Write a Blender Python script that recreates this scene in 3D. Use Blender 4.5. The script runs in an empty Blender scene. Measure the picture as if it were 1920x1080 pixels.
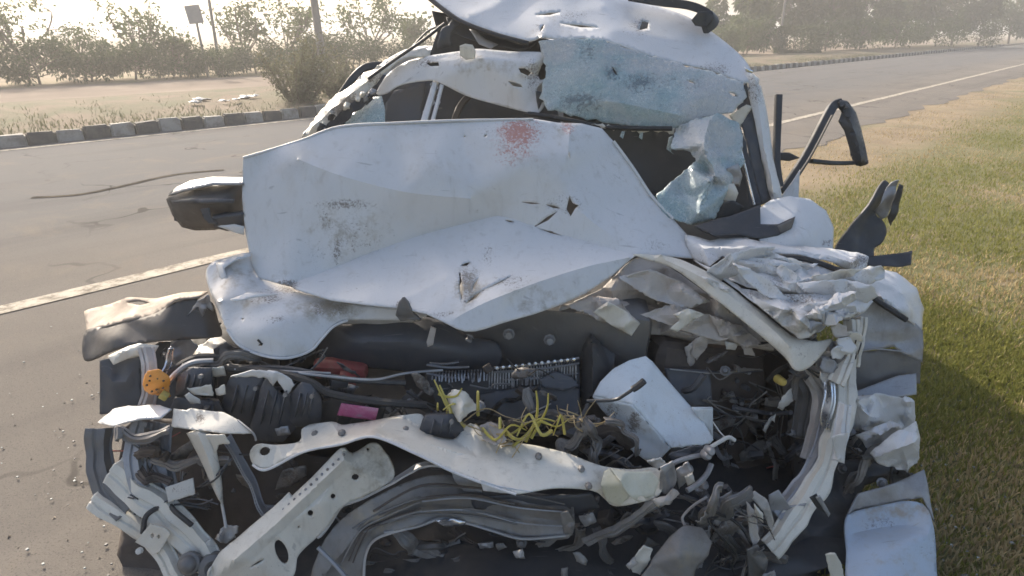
import bpy, bmesh, math, random
import numpy as np
from mathutils import Vector, Matrix
from mathutils.geometry import delaunay_2d_cdt

scene = bpy.context.scene
C = scene.collection
R = math.radians

# ------------------------------------------------------------------ camera
CAM_H, PITCH, F = 1.5, R(22.0), 1200.0
cam_d = bpy.data.cameras.new('camera')
cam = bpy.data.objects.new('camera', cam_d)
C.objects.link(cam)
cam.location = (0, 0, CAM_H)
cam.rotation_euler = (R(90) - PITCH, 0, 0)
cam_d.sensor_width = 36.0
cam_d.lens = 36.0 * F / 1920.0
cam_d.clip_start, cam_d.clip_end = 0.05, 3000
scene.camera = cam

# ------------------------------------------------------------------ light
SUN_EL, SUN_AZ = R(31), R(-38)
world = bpy.data.worlds.new('World')
scene.world = world
world.use_nodes = True
wn = world.node_tree
sky = wn.nodes.new('ShaderNodeTexSky')
sky.sky_type = 'NISHITA'
sky.sun_disc = False
sky.sun_elevation, sky.sun_rotation = SUN_EL, SUN_AZ
sky.air_density, sky.dust_density, sky.ozone_density = 1.0, 5.0, .8
wn.nodes['Background'].inputs['Strength'].default_value = 0.13
wn.links.new(sky.outputs[0], wn.nodes['Background'].inputs[0])
sd = bpy.data.lights.new('sun', 'SUN')
sd.energy, sd.angle, sd.color = 3.0, R(0.6), (1.0, 0.9, 0.76)
sun = bpy.data.objects.new('sun', sd)
C.objects.link(sun)
SUN_DIR = Vector((math.sin(SUN_AZ) * math.cos(SUN_EL), math.cos(SUN_AZ) * math.cos(SUN_EL), math.sin(SUN_EL)))
sun.rotation_euler = SUN_DIR.to_track_quat('Z', 'Y').to_euler()
sun.location = (-4, 6, 8)
vs = scene.view_settings
vs.view_transform, vs.look, vs.exposure, vs.gamma = 'Standard', 'None', 1.12, 1.0
vs.use_curve_mapping = False
scene.cycles.volume_bounces = 0
scene.cycles.max_bounces = 5
scene.cycles.use_adaptive_sampling = True
scene.cycles.adaptive_threshold = .025
scene.cycles.pixel_filter_type = 'BLACKMAN_HARRIS'
scene.cycles.filter_width = 1.6

# ------------------------------------------------------------------ picture geometry
cp, sp = math.cos(PITCH), math.sin(PITCH)
def P(px, py, Y):
    """the point that stands Y metres in front of the camera along the ground"""
    u, v = (px - 960) / F, (540 - py) / F
    ry, rz = cp + v * sp, -sp + v * cp
    t = Y / ry
    return Vector((u * t, Y, CAM_H + rz * t))
def Pn(a):
    a = np.asarray(a, float)
    u, v = (a[:, 0] - 960) / F, (540 - a[:, 1]) / F
    ry, rz = cp + v * sp, -sp + v * cp
    t = a[:, 2] / ry
    return np.stack([u * t, a[:, 2], CAM_H + rz * t], 1)
def G(px, py, z=0.0):
    u, v = (px - 960) / F, (540 - py) / F
    ry, rz = cp + v * sp, -sp + v * cp
    t = (z - CAM_H) / rz
    return Vector((u * t, ry * t, z))

# ------------------------------------------------------------------ materials
MATS = {}
class NT:
    def __init__(s, name):
        m = bpy.data.materials.new(name); m.use_nodes = True
        s.m, s.t = m, m.node_tree
        s.b = s.t.nodes['Principled BSDF']; s.out = s.t.nodes['Material Output']
        MATS[name] = m
        s.tc = s.t.nodes.new('ShaderNodeTexCoord')
        s.geo = s.t.nodes.new('ShaderNodeNewGeometry')
    def n(s, typ, **kw):
        x = s.t.nodes.new(typ)
        for k, v in kw.items():
            if k in x.inputs and not hasattr(x, k): x.inputs[k].default_value = v
            else:
                try: setattr(x, k, v)
                except Exception: x.inputs[k].default_value = v
        return x
    def l(s, a, b): s.t.links.new(a, b)
    def noise(s, scale, detail=4, rough=.6, dist=0.0, pos=None):
        x = s.n('ShaderNodeTexNoise'); x.inputs['Scale'].default_value = scale
        x.inputs['Detail'].default_value = detail; x.inputs['Roughness'].default_value = rough
        x.inputs['Distortion'].default_value = dist
        s.l(pos or s.geo.outputs['Position'], x.inputs['Vector']); return x.outputs['Fac']
    def ramp(s, fac, a, b, lo=0.0, hi=1.0):
        x = s.n('ShaderNodeMapRange', interpolation_type='SMOOTHSTEP')
        s.l(fac, x.inputs['Value'])
        x.inputs['From Min'].default_value = a; x.inputs['From Max'].default_value = b
        x.inputs['To Min'].default_value = lo; x.inputs['To Max'].default_value = hi
        return x.outputs['Result']
    def mix(s, fac, a, b, mode='MIX'):
        x = s.n('ShaderNodeMix', data_type='RGBA', blend_type=mode)
        for v, i in ((fac, 0), (a, 6), (b, 7)):
            if isinstance(v, (int, float)): x.inputs[i].default_value = v
            elif isinstance(v, (tuple, list)): x.inputs[i].default_value = (*v[:3], 1)
            else: s.l(v, x.inputs[i])
        return x.outputs[2]
    def math(s, op, a, b=0.0):
        x = s.n('ShaderNodeMath', operation=op)
        for v, i in ((a, 0), (b, 1)):
            if isinstance(v, (int, float)): x.inputs[i].default_value = v
            else: s.l(v, x.inputs[i])
        return x.outputs[0]
    def attr(s, name):
        x = s.n('ShaderNodeAttribute', attribute_name=name); return x.outputs['Fac']
    def bump(s, h, strength, dist=.01):
        x = s.n('ShaderNodeBump'); x.inputs['Strength'].default_value = strength; x.inputs['Distance'].default_value = dist
        s.l(h, x.inputs['Height']); s.l(x.outputs[0], s.b.inputs['Normal'])
    def set(s, **kw):
        for k, v in kw.items():
            k = k.replace('_', ' ')
            i = s.b.inputs[k]
            if isinstance(v, tuple): i.default_value = (*v[:3], 1)
            elif isinstance(v, (int, float)): i.default_value = v
            else: s.l(v, i)
        return s

def paint(name, base, rough=.38, dust=(.42, .37, .30), dust_lo=.5, dust_hi=.75, dust_amt=.5, coat=.25, metal=0.0, bump=.12, grime=1.0):
    k = NT(name)
    d = k.ramp(k.noise(5, 8, .68, .4), dust_lo, dust_hi, 0, dust_amt)
    c = k.mix(d, base, dust)
    fine = k.noise(70, 6, .7)
    c = k.mix(k.ramp(fine, .60, .78, 0, .35 * grime), c, tuple(x * .45 for x in dust))
    # long thin scratches
    mp = k.n('ShaderNodeMapping'); mp.inputs['Rotation'].default_value = (.3, .9, .5); mp.inputs['Scale'].default_value = (9, 90, 22)
    k.l(k.geo.outputs['Position'], mp.inputs[0])
    sc_ = k.ramp(k.noise(1.0, 3, .5, .3, mp.outputs[0]), .69, .75, 0, .4)
    c = k.mix(sc_, c, (.16, .155, .15))
    mp3 = k.n('ShaderNodeMapping'); mp3.inputs['Rotation'].default_value = (.1, .5, 1.1); mp3.inputs['Scale'].default_value = (7, 160, 26)
    k.l(k.geo.outputs['Position'], mp3.inputs[0])
    c = k.mix(k.ramp(k.noise(1.0, 2, .5, .2, mp3.outputs[0]), .72, .76, 0, .45), c, (.24, .23, .22))
    m2 = k.n('ShaderNodeMapping'); m2.inputs['Scale'].default_value = (38, 38, 5)
    k.l(k.geo.outputs['Position'], m2.inputs[0])
    st = k.ramp(k.noise(1.0, 5, .65, .5, m2.outputs[0]), .52, .78, 0, .34 * grime)
    c = k.mix(st, c, tuple(x * .62 for x in dust))
    ch = k.ramp(k.noise(210, 2, .5), .69, .73, 0, .7 * grime)
    ch = k.math('MULTIPLY', ch, k.ramp(k.noise(9, 4), .46, .62))
    c = k.mix(ch, c, (.10, .09, .08))
    # scuffs and stains that sit at given places of the sheet
    mk = k.attr('mark')
    sp1 = k.math('ADD', k.math('MULTIPLY', k.noise(55, 7, .75, 1.6), .45), k.math('MULTIPLY', k.noise(170, 5, .75, 1.0), .55))
    mm = k.ramp(k.math('ADD', sp1, k.math('MULTIPLY', mk, .36)), .68, .76, 0, 1)
    mm = k.math('MULTIPLY', mm, k.ramp(mk, 0.02, .3))
    c = k.mix(k.math('MULTIPLY', mm, .8), c, (.115, .085, .065))
    mu = k.attr('mud')
    mun = k.ramp(k.math('ADD', k.noise(24, 7, .7), k.math('MULTIPLY', mu, .5)), .66, .98, 0, .85)
    mun = k.math('MULTIPLY', mun, k.ramp(mu, 0.02, .3))
    c = k.mix(mun, c, (.30, .26, .20))
    rd = k.attr('red')
    rm = k.ramp(k.math('ADD', k.noise(120, 5, .7, .8), k.math('MULTIPLY', rd, .33)), .66, .86, 0, .85)
    rm = k.math('MULTIPLY', rm, k.ramp(rd, 0.02, .3))
    c = k.mix(rm, c, (.40, .15, .11))
    k.set(Base_Color=c, Roughness=k.ramp(k.noise(12, 5), .3, .8, rough - .1, rough + .25), Metallic=metal, Coat_Weight=coat, Coat_Roughness=.25)
    k.bump(k.noise(45, 6, .6), bump, .004)
    return k.m
paint('white_paint', (.585, .585, .585), rough=.40, dust_amt=.28, coat=.25, bump=.03, grime=.85)
paint('dusty_white_paint', (.63, .60, .53), dust_lo=.42, dust_amt=.55, coat=.1)
paint('inner_primer', (.46, .44, .42), rough=.55, dust=(.33, .26, .21), dust_amt=.7, dust_lo=.4, coat=0, bump=.25)
paint('beige_primer', (.44, .40, .365), rough=.6, dust=(.22, .19, .17), dust_amt=.75, dust_lo=.42, coat=0, bump=.3)
paint('grey_metal', (.33, .335, .35), rough=.42, dust=(.16, .14, .12), dust_amt=.7, dust_lo=.4, metal=.35, coat=0, bump=.25)
paint('dark_metal', (.15, .147, .145), rough=.5, dust=(.15, .12, .10), dust_amt=.6, metal=.3, coat=0, bump=.3)
paint('sky_tinted_paint', (.36, .43, .52), dust_amt=.25, coat=.3)  # blue of the reflected sky put into the base colour
paint('pale_plastic', (.62, .66, .69), rough=.42, dust_amt=.35, coat=0)
paint('black_plastic', (.042, .043, .047), rough=.48, dust=(.13, .115, .10), dust_amt=.35, coat=0, bump=.1)
paint('dark_plastic', (.066, .070, .080), rough=.5, dust=(.14, .12, .10), dust_amt=.4, coat=0, bump=.15)
paint('grey_plastic', (.075, .068, .063), rough=.5, dust=(.17, .14, .115), dust_amt=.35, dust_lo=.45, coat=0, bump=.15)
paint('dusty_plastic', (.20, .165, .135), rough=.7, dust=(.38, .31, .245), dust_amt=.8, dust_lo=.35, coat=0, bump=.15)
paint('rubber', (.028, .028, .029), rough=.65, dust=(.12, .105, .09), dust_amt=.4, coat=0)
paint('brown_dark', (.075, .060, .052), rough=.75, dust=(.10, .08, .06), dust_amt=.6, coat=0, bump=.4)
paint('dirty_metal', (.24, .23, .22), rough=.5, dust=(.13, .105, .085), dust_amt=.8, dust_lo=.38, metal=.2, coat=0, bump=.3)
paint('dirty_plastic', (.125, .12, .115), rough=.6, dust=(.22, .185, .15), dust_amt=.7, dust_lo=.4, coat=0, bump=.2)
paint('seat_cloth', (.075, .073, .075), rough=.9, dust=(.14, .13, .12), dust_amt=.4, coat=0)
paint('orange_plastic', (.72, .29, .05), rough=.55, dust_amt=.45, coat=0)
paint('yellow_plastic', (.50, .38, .09), rough=.5, dust_amt=.2, coat=0)
paint('red_plastic', (.34, .075, .07), rough=.5, dust_amt=.45, coat=0)
paint('cream_primer', (.58, .56, .47), rough=.5, dust=(.40, .38, .22), dust_amt=.6, dust_lo=.42, coat=0)
paint('chrome', (.72, .73, .75), rough=.25, dust_amt=.3, metal=.9, coat=0)
paint('pink_label', (.42, .085, .19), rough=.6, dust=(.55, .33, .42), dust_lo=.45, dust_hi=.6, dust_amt=.5, coat=0)
paint('white_tag', (.52, .51, .48), rough=.6, dust_amt=.35, coat=0)

def crushed_glass():
    k = NT('crushed_glass')
    mp = k.n('ShaderNodeTexVoronoi', feature='DISTANCE_TO_EDGE'); mp.inputs['Scale'].default_value = 130
    k.l(k.geo.outputs['Position'], mp.inputs['Vector'])
    mp2 = k.n('ShaderNodeTexVoronoi', feature='DISTANCE_TO_EDGE'); mp2.inputs['Scale'].default_value = 24
    k.l(k.geo.outputs['Position'], mp2.inputs['Vector'])
    cr = k.ramp(mp.outputs[0], .0, .10, 1, 0)
    cr2 = k.ramp(mp2.outputs[0], .0, .035, 1, 0)
    big = k.noise(5.5, 6, .65, .6)
    base = k.mix(k.ramp(big, .36, .66), (.29, .41, .435), (.47, .525, .54))
    base = k.mix(k.math('MULTIPLY', cr, k.ramp(k.noise(7, 4), .36, .58, .12, .8)), base, (.72, .79, .80))
    base = k.mix(k.math('MULTIPLY', cr2, k.ramp(k.noise(9, 4), .5, .62, 0, .45)), base, (.62, .68, .70))
    mk = k.attr('mark')
    mm = k.ramp(k.math('ADD', k.noise(60, 5, .75, 1.5), k.math('MULTIPLY', mk, .4)), .72, .84, 0, .8)
    mm = k.math('MULTIPLY', mm, k.ramp(mk, .02, .3))
    base = k.mix(mm, base, (.10, .13, .15))
    mu = k.attr('mud')
    base = k.mix(k.math('MULTIPLY', k.ramp(k.math('ADD', k.noise(16, 5), mu), .7, 1.2), .8), base, (.56, .565, .57))
    k.set(Base_Color=base, Roughness=k.ramp(k.noise(30, 4), .3, .7, .12, .45), Transmission_Weight=.2, IOR=1.45)
    k.bump(k.math('ADD', cr, k.math('MULTIPLY', k.noise(30, 4), .6)), .35, .004)
crushed_glass()

def fins():
    k = NT('radiator_fins')
    k.set(Base_Color=k.mix(k.ramp(k.noise(30, 5), .4, .65), (.40, .41, .43), (.12, .11, .11)), Roughness=.45, Metallic=.6)
fins()
def simple_leaf(name, a, b, tr):
    k = NT(name)
    rnd = k.n('ShaderNodeObjectInfo')
    oi = k.geo.outputs['Random Per Island']
    c = k.mix(oi, a, b)
    t = k.n('ShaderNodeBsdfTranslucent'); k.l(k.mix(.35, c, tr), t.inputs[0])
    k.set(Base_Color=c, Roughness=.6, Specular_IOR_Level=.3)
    mx = k.n('ShaderNodeMixShader'); mx.inputs[0].default_value = .3
    k.l(k.b.outputs[0], mx.inputs[1]); k.l(t.outputs[0], mx.inputs[2]); k.l(mx.outputs[0], k.out.inputs[0])
simple_leaf('leaf_green', (.032, .058, .018), (.066, .098, .034), (.16, .20, .05))
simple_leaf('leaf_dark', (.024, .042, .016), (.052, .074, .028), (.10, .14, .04))
simple_leaf('leaf_dusty', (.105, .105, .065), (.17, .165, .105), (.2, .2, .1))
simple_leaf('grass_green', (.15, .17, .035), (.28, .26, .075), (.3, .3, .08))
simple_leaf('grass_dry', (.34, .26, .14), (.50, .40, .23), (.4, .32, .15))
simple_leaf('straw_yellow', (.50, .43, .08), (.66, .58, .20), (.5, .45, .1))
k = NT('bark'); k.set(Base_Color=k.mix(k.noise(20, 6), (.07, .055, .042), (.16, .13, .10)), Roughness=.9); k.bump(k.noise(60, 5), .5)
k = NT('pole_metal'); k.set(Base_Color=k.mix(k.noise(8, 5), (.12, .115, .11), (.20, .19, .18)), Roughness=.6)
k = NT('sign_back'); k.set(Base_Color=k.mix(k.noise(6, 5), (.20, .195, .19), (.30, .29, .28)), Roughness=.55)
k = NT('asphalt')
c = k.mix(k.ramp(k.noise(.55, 6, .6), .35, .7), (.148, .135, .121), (.180, .164, .146))
sx = k.n('ShaderNodeSeparateXYZ'); k.l(k.tc.outputs['Object'], sx.inputs[0])
c = k.mix(k.ramp(k.math('ADD', sx.outputs[1], k.math('MULTIPLY', k.noise(.4, 4), 2.2)), 5.6, 8.4), c, (.128, .126, .126))
c = k.mix(k.ramp(k.noise(1.6, 7, .7, .8), .50, .72, 0, .55), c, (.20, .168, .135))
m5 = k.n('ShaderNodeMapping'); m5.inputs['Scale'].default_value = (.12, 1.3, 1)
k.l(k.tc.outputs['Object'], m5.inputs[0])
c = k.mix(k.ramp(k.noise(1.0, 5, .6, .3, m5.outputs[0]), .50, .70, 0, .4), c, (.075, .072, .07))
vo = k.n('ShaderNodeTexVoronoi', feature='DISTANCE_TO_EDGE'); vo.inputs['Scale'].default_value = .55
wv = k.n('ShaderNodeVectorMath', operation='ADD'); nz = k.n('ShaderNodeTexNoise'); nz.inputs['Scale'].default_value = 2.0
k.l(k.geo.outputs['Position'], nz.inputs['Vector']); k.l(k.geo.outputs['Position'], wv.inputs[0]); k.l(nz.outputs['Color'], wv.inputs[1]); k.l(wv.outputs[0], vo.inputs['Vector'])
ck = k.math('MULTIPLY', k.ramp(vo.outputs[0], .004, .014, 1, 0), k.ramp(k.noise(.5, 3), .45, .6))
c = k.mix(k.math('MULTIPLY', ck, .8), c, (.03, .028, .026))
c = k.mix(k.ramp(k.noise(160, 3, .6), .52, .72, 0, .65), c, (.06, .056, .052))
c = k.mix(k.ramp(k.noise(45, 4, .7), .66, .76, 0, .7), c, (.32, .28, .235))
k.set(Base_Color=c, Roughness=.95, Specular_IOR_Level=.12); k.bump(k.noise(180, 4, .7), .5, .008)
k = NT('dusty_road'); k.set(Base_Color=k.mix(k.ramp(k.noise(.5, 6, .6), .35, .7), (.19, .15, .12), (.27, .215, .17)), Roughness=.95, Specular_IOR_Level=.1); k.bump(k.noise(120, 4, .7), .5, .008)
k = NT('road_paint')
c = k.mix(k.ramp(k.noise(9, 7, .75), .40, .66), (.46, .42, .35), (.17, .145, .115))
k.set(Base_Color=c, Roughness=.9, Specular_IOR_Level=.15); k.bump(k.noise(150, 4), .4, .006)
k = NT('dirt')
c = k.mix(k.ramp(k.noise(1.1, 8, .65), .3, .72), (.19, .143, .088), (.29, .225, .14))
c = k.mix(k.ramp(k.noise(.55, 6, .6, .6), .50, .66, 0, .65), c, (.12, .125, .05))
c = k.mix(k.ramp(k.noise(40, 5, .7), .6, .75, 0, .7), c, (.15, .12, .09))
sg = k.n('ShaderNodeVectorMath', operation='DOT_PRODUCT'); sg.inputs[1].default_value = (-.725, .689, 0); k.l(k.geo.outputs['Position'], sg.inputs[0])
gm_ = k.ramp(k.math('ADD', sg.outputs['Value'], k.math('MULTIPLY', k.noise(.9, 5), 1.6)), 2.2, 3.3, 1, 0)
c = k.mix(k.math('MULTIPLY', gm_, k.ramp(k.noise(2.2, 6, .7), .3, .55)), c, (.125, .125, .042))
k.set(Base_Color=c, Roughness=.95); k.bump(k.math('ADD', k.noise(25, 6, .7), k.noise(90, 4)), .7, .02)
k = NT('median_soil')
c = k.mix(k.ramp(k.noise(.8, 8, .65), .35, .68), (.155, .112, .075), (.085, .085, .036))
k.set(Base_Color=c, Roughness=.95); k.bump(k.noise(20, 6, .7), .8, .03)
for nm, a, b in (('kerb_white', (.34, .32, .29), (.17, .15, .125)), ('kerb_black', (.085, .08, .076), (.16, .14, .115))):
    k = NT(nm)
    k.set(Base_Color=k.mix(k.ramp(k.noise(3.5, 7, .7), .42, .72), a, b), Roughness=.85); k.bump(k.noise(30, 5), .5, .01)
k = NT('tyre_black'); k.set(Base_Color=k.mix(k.ramp(k.noise(6, 6, .7), .35, .62), (.05, .046, .042), (.12, .105, .088)), Roughness=1.0, Specular_IOR_Level=0.0)
k = NT('litter'); k.set(Base_Color=k.mix(k.noise(5, 4), (.75, .73, .70), (.5, .47, .42)), Roughness=.6)
# ------------------------------------------------------------------ builders
rng = np.random.default_rng(7)
random.seed(7)
def link(name, me, mat, parent=None, thick=0.0, offset=0.0):
    o = bpy.data.objects.new(name, me); C.objects.link(o)
    if mat is not None and not me.materials: me.materials.append(MATS[mat] if isinstance(mat, str) else mat)
    if parent is not None: o.parent = parent
    if thick:
        md = o.modifiers.new('thickness', 'SOLIDIFY'); md.thickness = thick; md.offset = offset
    return o
def tag(o, label=None, cat=None, group=None, kind=None):
    for k_, v in (('label', label), ('category', cat), ('group', group), ('kind', kind)):
        if v: o[k_] = v
    return o
def empty(name, loc, label, cat, group=None, kind=None):
    o = bpy.data.objects.new(name, None); C.objects.link(o); o.location = loc; o.empty_display_size = .1
    return tag(o, label, cat, group, kind)
def rootloc(parent):
    v = Vector((0, 0, 0))
    while parent is not None:
        v += parent.location; parent = parent.parent
    return v
def mesh_from(verts, faces, smooth=True, angle=32):
    me = bpy.data.meshes.new('m')
    me.from_pydata([tuple(v) for v in verts], [], faces)
    me.update()
    if smooth:
        me.polygons.foreach_set('use_smooth', [True] * len(me.polygons))
        try: me.set_sharp_from_angle(angle=R(angle))
        except Exception: pass
    return me
def pip(pts, poly):
    x, y = pts[:, 0], pts[:, 1]; ins = np.zeros(len(pts), bool); n = len(poly); j = n - 1
    for i in range(n):
        xi, yi, xj, yj = poly[i][0], poly[i][1], poly[j][0], poly[j][1]
        if yi != yj:
            ins ^= ((yi > y) != (yj > y)) & (x < (xj - xi) * (y - yi) / (yj - yi) + xi)
        j = i
    return ins
def cdt(pts, edges):
    r = delaunay_2d_cdt([Vector((float(a), float(b))) for a, b in pts], edges, [], 0, 1e-4)
    return r[0], r[1], r[2], r[3]
def resample(poly, step, closed=True, smooth=False):
    P_ = [np.array(p, float) for p in poly]; out = []; n = len(P_)
    for i in range(n if closed else n - 1):
        a, b = P_[i], P_[(i + 1) % n]; k = max(1, int(np.hypot(*(b - a)[:2]) / step))
        if smooth:
            p0 = P_[(i - 1) % n] if closed or i > 0 else a; p3 = P_[(i + 2) % n] if closed or i + 2 < n else b
        for j in range(k):
            t = j / k
            if smooth:
                q = .5 * ((2 * a) + (-p0 + b) * t + (2 * p0 - 5 * a + 4 * b - p3) * t * t + (-p0 + 3 * a - 3 * b + p3) * t ** 3)
            else: q = a + (b - a) * t
            out.append(q)
    if not closed: out.append(P_[-1])
    return out
def crump(p, amp, lam, seed):
    """folds with straight creases, bent a little: the way thin sheet steel buckles"""
    r = np.random.default_rng(seed); q = p.copy()
    for _ in range(3):
        d = r.normal(size=3); d /= np.linalg.norm(d); e = r.normal(size=3); e /= np.linalg.norm(e)
        q = q + np.outer(np.sin(p @ d * 5.5 / lam * r.uniform(.25, .6) + r.uniform(0, 6)), e) * lam * .18
    f = np.zeros(len(p)); w = 0
    for i in range(4):
        d = r.normal(size=3); d /= np.linalg.norm(d); L = lam * (.7 + 1.6 * i / 3)
        ph = (q @ d) / L + r.uniform(0, 1); tri = np.abs((ph % 1) - .5) * 4 - 1
        m = .5 + .5 * np.sin(p @ r.normal(size=3) * 1.6 / lam + r.uniform(0, 6))
        f += tri * L * m; w += L * .6
    return f / w * amp
SEED = [100]
STATS = {'tri': 0}
def sheet(name, outline, mat, parent=None, ctrl=(), ridges=(), holes=(), grid=9, relax=3, crumple=0.0, lam=.12, thick=.003,
          jag=0.0, marks=(), mud=(), red=(), mapf=None, smooth_edge=None, angle=32, facet=None, fine=0.0):
    """a bent sheet: closed outline of (px, py, depth); ctrl are inner points, ridges inner creases, holes cut out"""
    SEED[0] += 1; r = np.random.default_rng(SEED[0])
    mapf = mapf or Pn
    out0 = np.array(outline, float)
    if mapf is Pn:
        # keep the wreck compact at both ends
        def squash(q):
            q = [list(p) for p in q]
            for p in q:
                if p[0] > 1692: p[0] = 1692 + (p[0] - 1692) * .38
                if p[0] < 226: p[0] = 226 - (226 - p[0]) * .5
            return q
        out0 = np.array(squash(out0), float); ctrl = squash(ctrl); ridges = [squash(q) for q in ridges]
    if smooth_edge is None: smooth_edge = len(out0) >= 13
    if facet:
        # flat crushed facets: extra inner points pushed in and out
        fn, fa = facet; lo, hi = out0[:, :2].min(0), out0[:, :2].max(0)
        q = r.uniform(lo, hi, (fn * 6, 2)); q = q[pip(q, out0)][:fn]; ctrl = list(ctrl)
        for p in q:
            d = ((out0[:, :2] - p) ** 2).sum(1); j = np.argsort(d)[:4]; w = 1 / (d[j] + 1)
            ctrl.append((p[0], p[1], (out0[j, 2] * w).sum() / w.sum() - abs(fa) * .3 + r.uniform(-fa, fa)))
        out0[:, 2] += r.uniform(-fa, fa, len(out0)) * .35
        relax = min(relax, 1)
    ed = [(i, (i + 1) % len(out0)) for i in range(len(out0))]
    cpts = [tuple(p) for p in out0]
    for p in ctrl: cpts.append(tuple(p))
    for rd in ridges:
        s = len(cpts); cpts += [tuple(p) for p in rd]; ed += [(s + i, s + i + 1) for i in range(len(rd) - 1)]
    cpts = np.array(cpts)
    v, e, f, ov = cdt(cpts[:, :2], ed)
    vz = np.array([cpts[o[0], 2] if o else np.nan for o in ov]); vv = np.array([tuple(x) for x in v])
    for i in np.where(np.isnan(vz))[0]:
        d = ((cpts[:, :2] - vv[i]) ** 2).sum(1); j = np.argsort(d)[:3]; w = 1 / (d[j] + 1e-6); vz[i] = (cpts[j, 2] * w).sum() / w.sum()
    T = np.array([t[:3] for t in f])
    inside = pip(vv[T].mean(1), out0) if len(T) else []
    def depth(q):
        z = np.zeros(len(q)); best = np.full(len(q), -1e9)
        for t, ok_ in zip(T, inside):
            if not ok_: continue
            a, b, c = vv[t[0]], vv[t[1]], vv[t[2]]
            den = (b[1] - c[1]) * (a[0] - c[0]) + (c[0] - b[0]) * (a[1] - c[1])
            if abs(den) < 1e-9: continue
            l1 = ((b[1] - c[1]) * (q[:, 0] - c[0]) + (c[0] - b[0]) * (q[:, 1] - c[1])) / den
            l2 = ((c[1] - a[1]) * (q[:, 0] - c[0]) + (a[0] - c[0]) * (q[:, 1] - c[1])) / den
            l3 = 1 - l1 - l2; m = np.minimum(np.minimum(l1, l2), l3); up = (m > best) & (best < -1e-6)
            # outside every triangle: clamp to the nearest one
            k1, k2, k3 = np.clip(l1, 0, 1), np.clip(l2, 0, 1), np.clip(l3, 0, 1); s = k1 + k2 + k3
            z[up] = ((k1 * vz[t[0]] + k2 * vz[t[1]] + k3 * vz[t[2]]) / s)[up]; best[up] = m[up]
        return z
    op = np.array(resample([tuple(p[:2]) for p in out0], grid, True, smooth_edge))
    if jag:
        op = op + r.normal(size=op.shape) * jag
    pts = [op]; edges = [(i, (i + 1) % len(op)) for i in range(len(op))]; n = len(op)
    fixed = [True] * n
    for rd in ridges:
        q = np.array(resample([tuple(p[:2]) for p in rd], grid, False, True)); q = q[pip(q, op)]
        if len(q) < 2: continue
        pts.append(q); edges += [(n + i, n + i + 1) for i in range(len(q) - 1)]; n += len(q); fixed += [True] * len(q)
    hp = []
    for h in holes:
        q = np.array(resample([tuple(p[:2]) for p in h], grid * .7, True)); hp.append(q)
        pts.append(q); edges += [(n + i, n + (i + 1) % len(q)) for i in range(len(q))]; n += len(q); fixed += [True] * len(q)
    lo, hi = op.min(0), op.max(0)
    gx, gy = np.meshgrid(np.arange(lo[0], hi[0], grid), np.arange(lo[1], hi[1], grid * .87))
    gx[1::2] += grid / 2
    g = np.stack([gx.ravel(), gy.ravel()], 1); g += r.uniform(-.22, .22, g.shape) * grid
    g = g[pip(g, op)]
    pts.append(g); fixed += [False] * len(g)
    allp = np.concatenate(pts)
    v2, e2, f2, ov2 = cdt(allp, edges)
    V = np.array([tuple(x) for x in v2])
    fx = np.array([bool(o) and any(fixed[k_] for k_ in o) for o in ov2])
    tr = np.array([t[:3] for t in f2]); cen = V[tr].mean(1)
    keep = pip(cen, op)
    for q in hp: keep &= ~pip(cen, q)
    tr = tr[keep]
    used = np.unique(tr); rem = -np.ones(len(V), int); rem[used] = np.arange(len(used)); V = V[used]; fx = fx[used]; tr = rem[tr]
    Z = depth(V)
    if relax:
        E_ = np.concatenate([tr[:, [0, 1]], tr[:, [1, 2]], tr[:, [2, 0]]]); E_ = np.concatenate([E_, E_[:, ::-1]])
        cnt = np.bincount(E_[:, 0], minlength=len(V)).astype(float)
        # smooth place and depth together, so that a flat sheet stays flat
        for _ in range(relax):
            Q = np.column_stack([V, Z])
            av = np.stack([np.bincount(E_[:, 0], weights=Q[E_[:, 1], i_], minlength=len(V)) for i_ in range(3)], 1) / np.maximum(cnt, 1)[:, None]
            Q = np.where(fx[:, None], Q, Q * .45 + av * .55); V, Z = Q[:, :2], Q[:, 2]
    W = mapf(np.column_stack([V, Z]))
    if crumple or fine:
        a, b, c = W[tr[:, 0]], W[tr[:, 1]], W[tr[:, 2]]; nn = np.cross(b - a, c - a)
        N = np.zeros_like(W)
        for i in range(3): np.add.at(N, tr[:, i], nn)
        N /= np.linalg.norm(N, axis=1)[:, None] + 1e-12
        if crumple: W = W + N * crump(W, crumple, lam, SEED[0])[:, None]
        if fine: W = W + N * crump(W, fine, lam * .25, SEED[0] + 5000)[:, None]
    # turn the faces to the camera
    a, b, c = W[tr[:, 0]], W[tr[:, 1]], W[tr[:, 2]]
    if mapf is Pn and (np.cross(b - a, c - a) * (a - np.array([0, 0, CAM_H]))).sum() > 0: tr = tr[:, ::-1]
    off = np.array(rootloc(parent))
    me = mesh_from(W - off, [tuple(int(i) for i in t) for t in tr], True, angle)
    STATS['tri'] += len(tr)
    for an, lst in (('mark', marks), ('mud', mud), ('red', red)):
        if lst:
            val = np.zeros(len(V))
            for (mx, my, rx, ry, s_) in lst:
                d = np.sqrt(((V[:, 0] - mx) / rx) ** 2 + ((V[:, 1] - my) / ry) ** 2)
                val = np.maximum(val, s_ * np.clip((1.5 - d) / 1.2, 0, 1))
            at = me.attributes.new(an, 'FLOAT', 'POINT'); at.data.foreach_set('value', val)
    o = link(name, me, mat, parent, thick, 0.0)
    return o
def sliver(x0, y0, x1, y1, w):
    """a narrow tear, for cutting"""
    d = math.hypot(x1 - x0, y1 - y0) or 1; nx, ny = -(y1 - y0) / d * w, (x1 - x0) / d * w
    mx, my = x0 * .45 + x1 * .55, y0 * .45 + y1 * .55
    return [(x0, y0), (mx + nx, my + ny), (x1, y1), (mx - nx * .6, my - ny * .6)]
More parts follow.
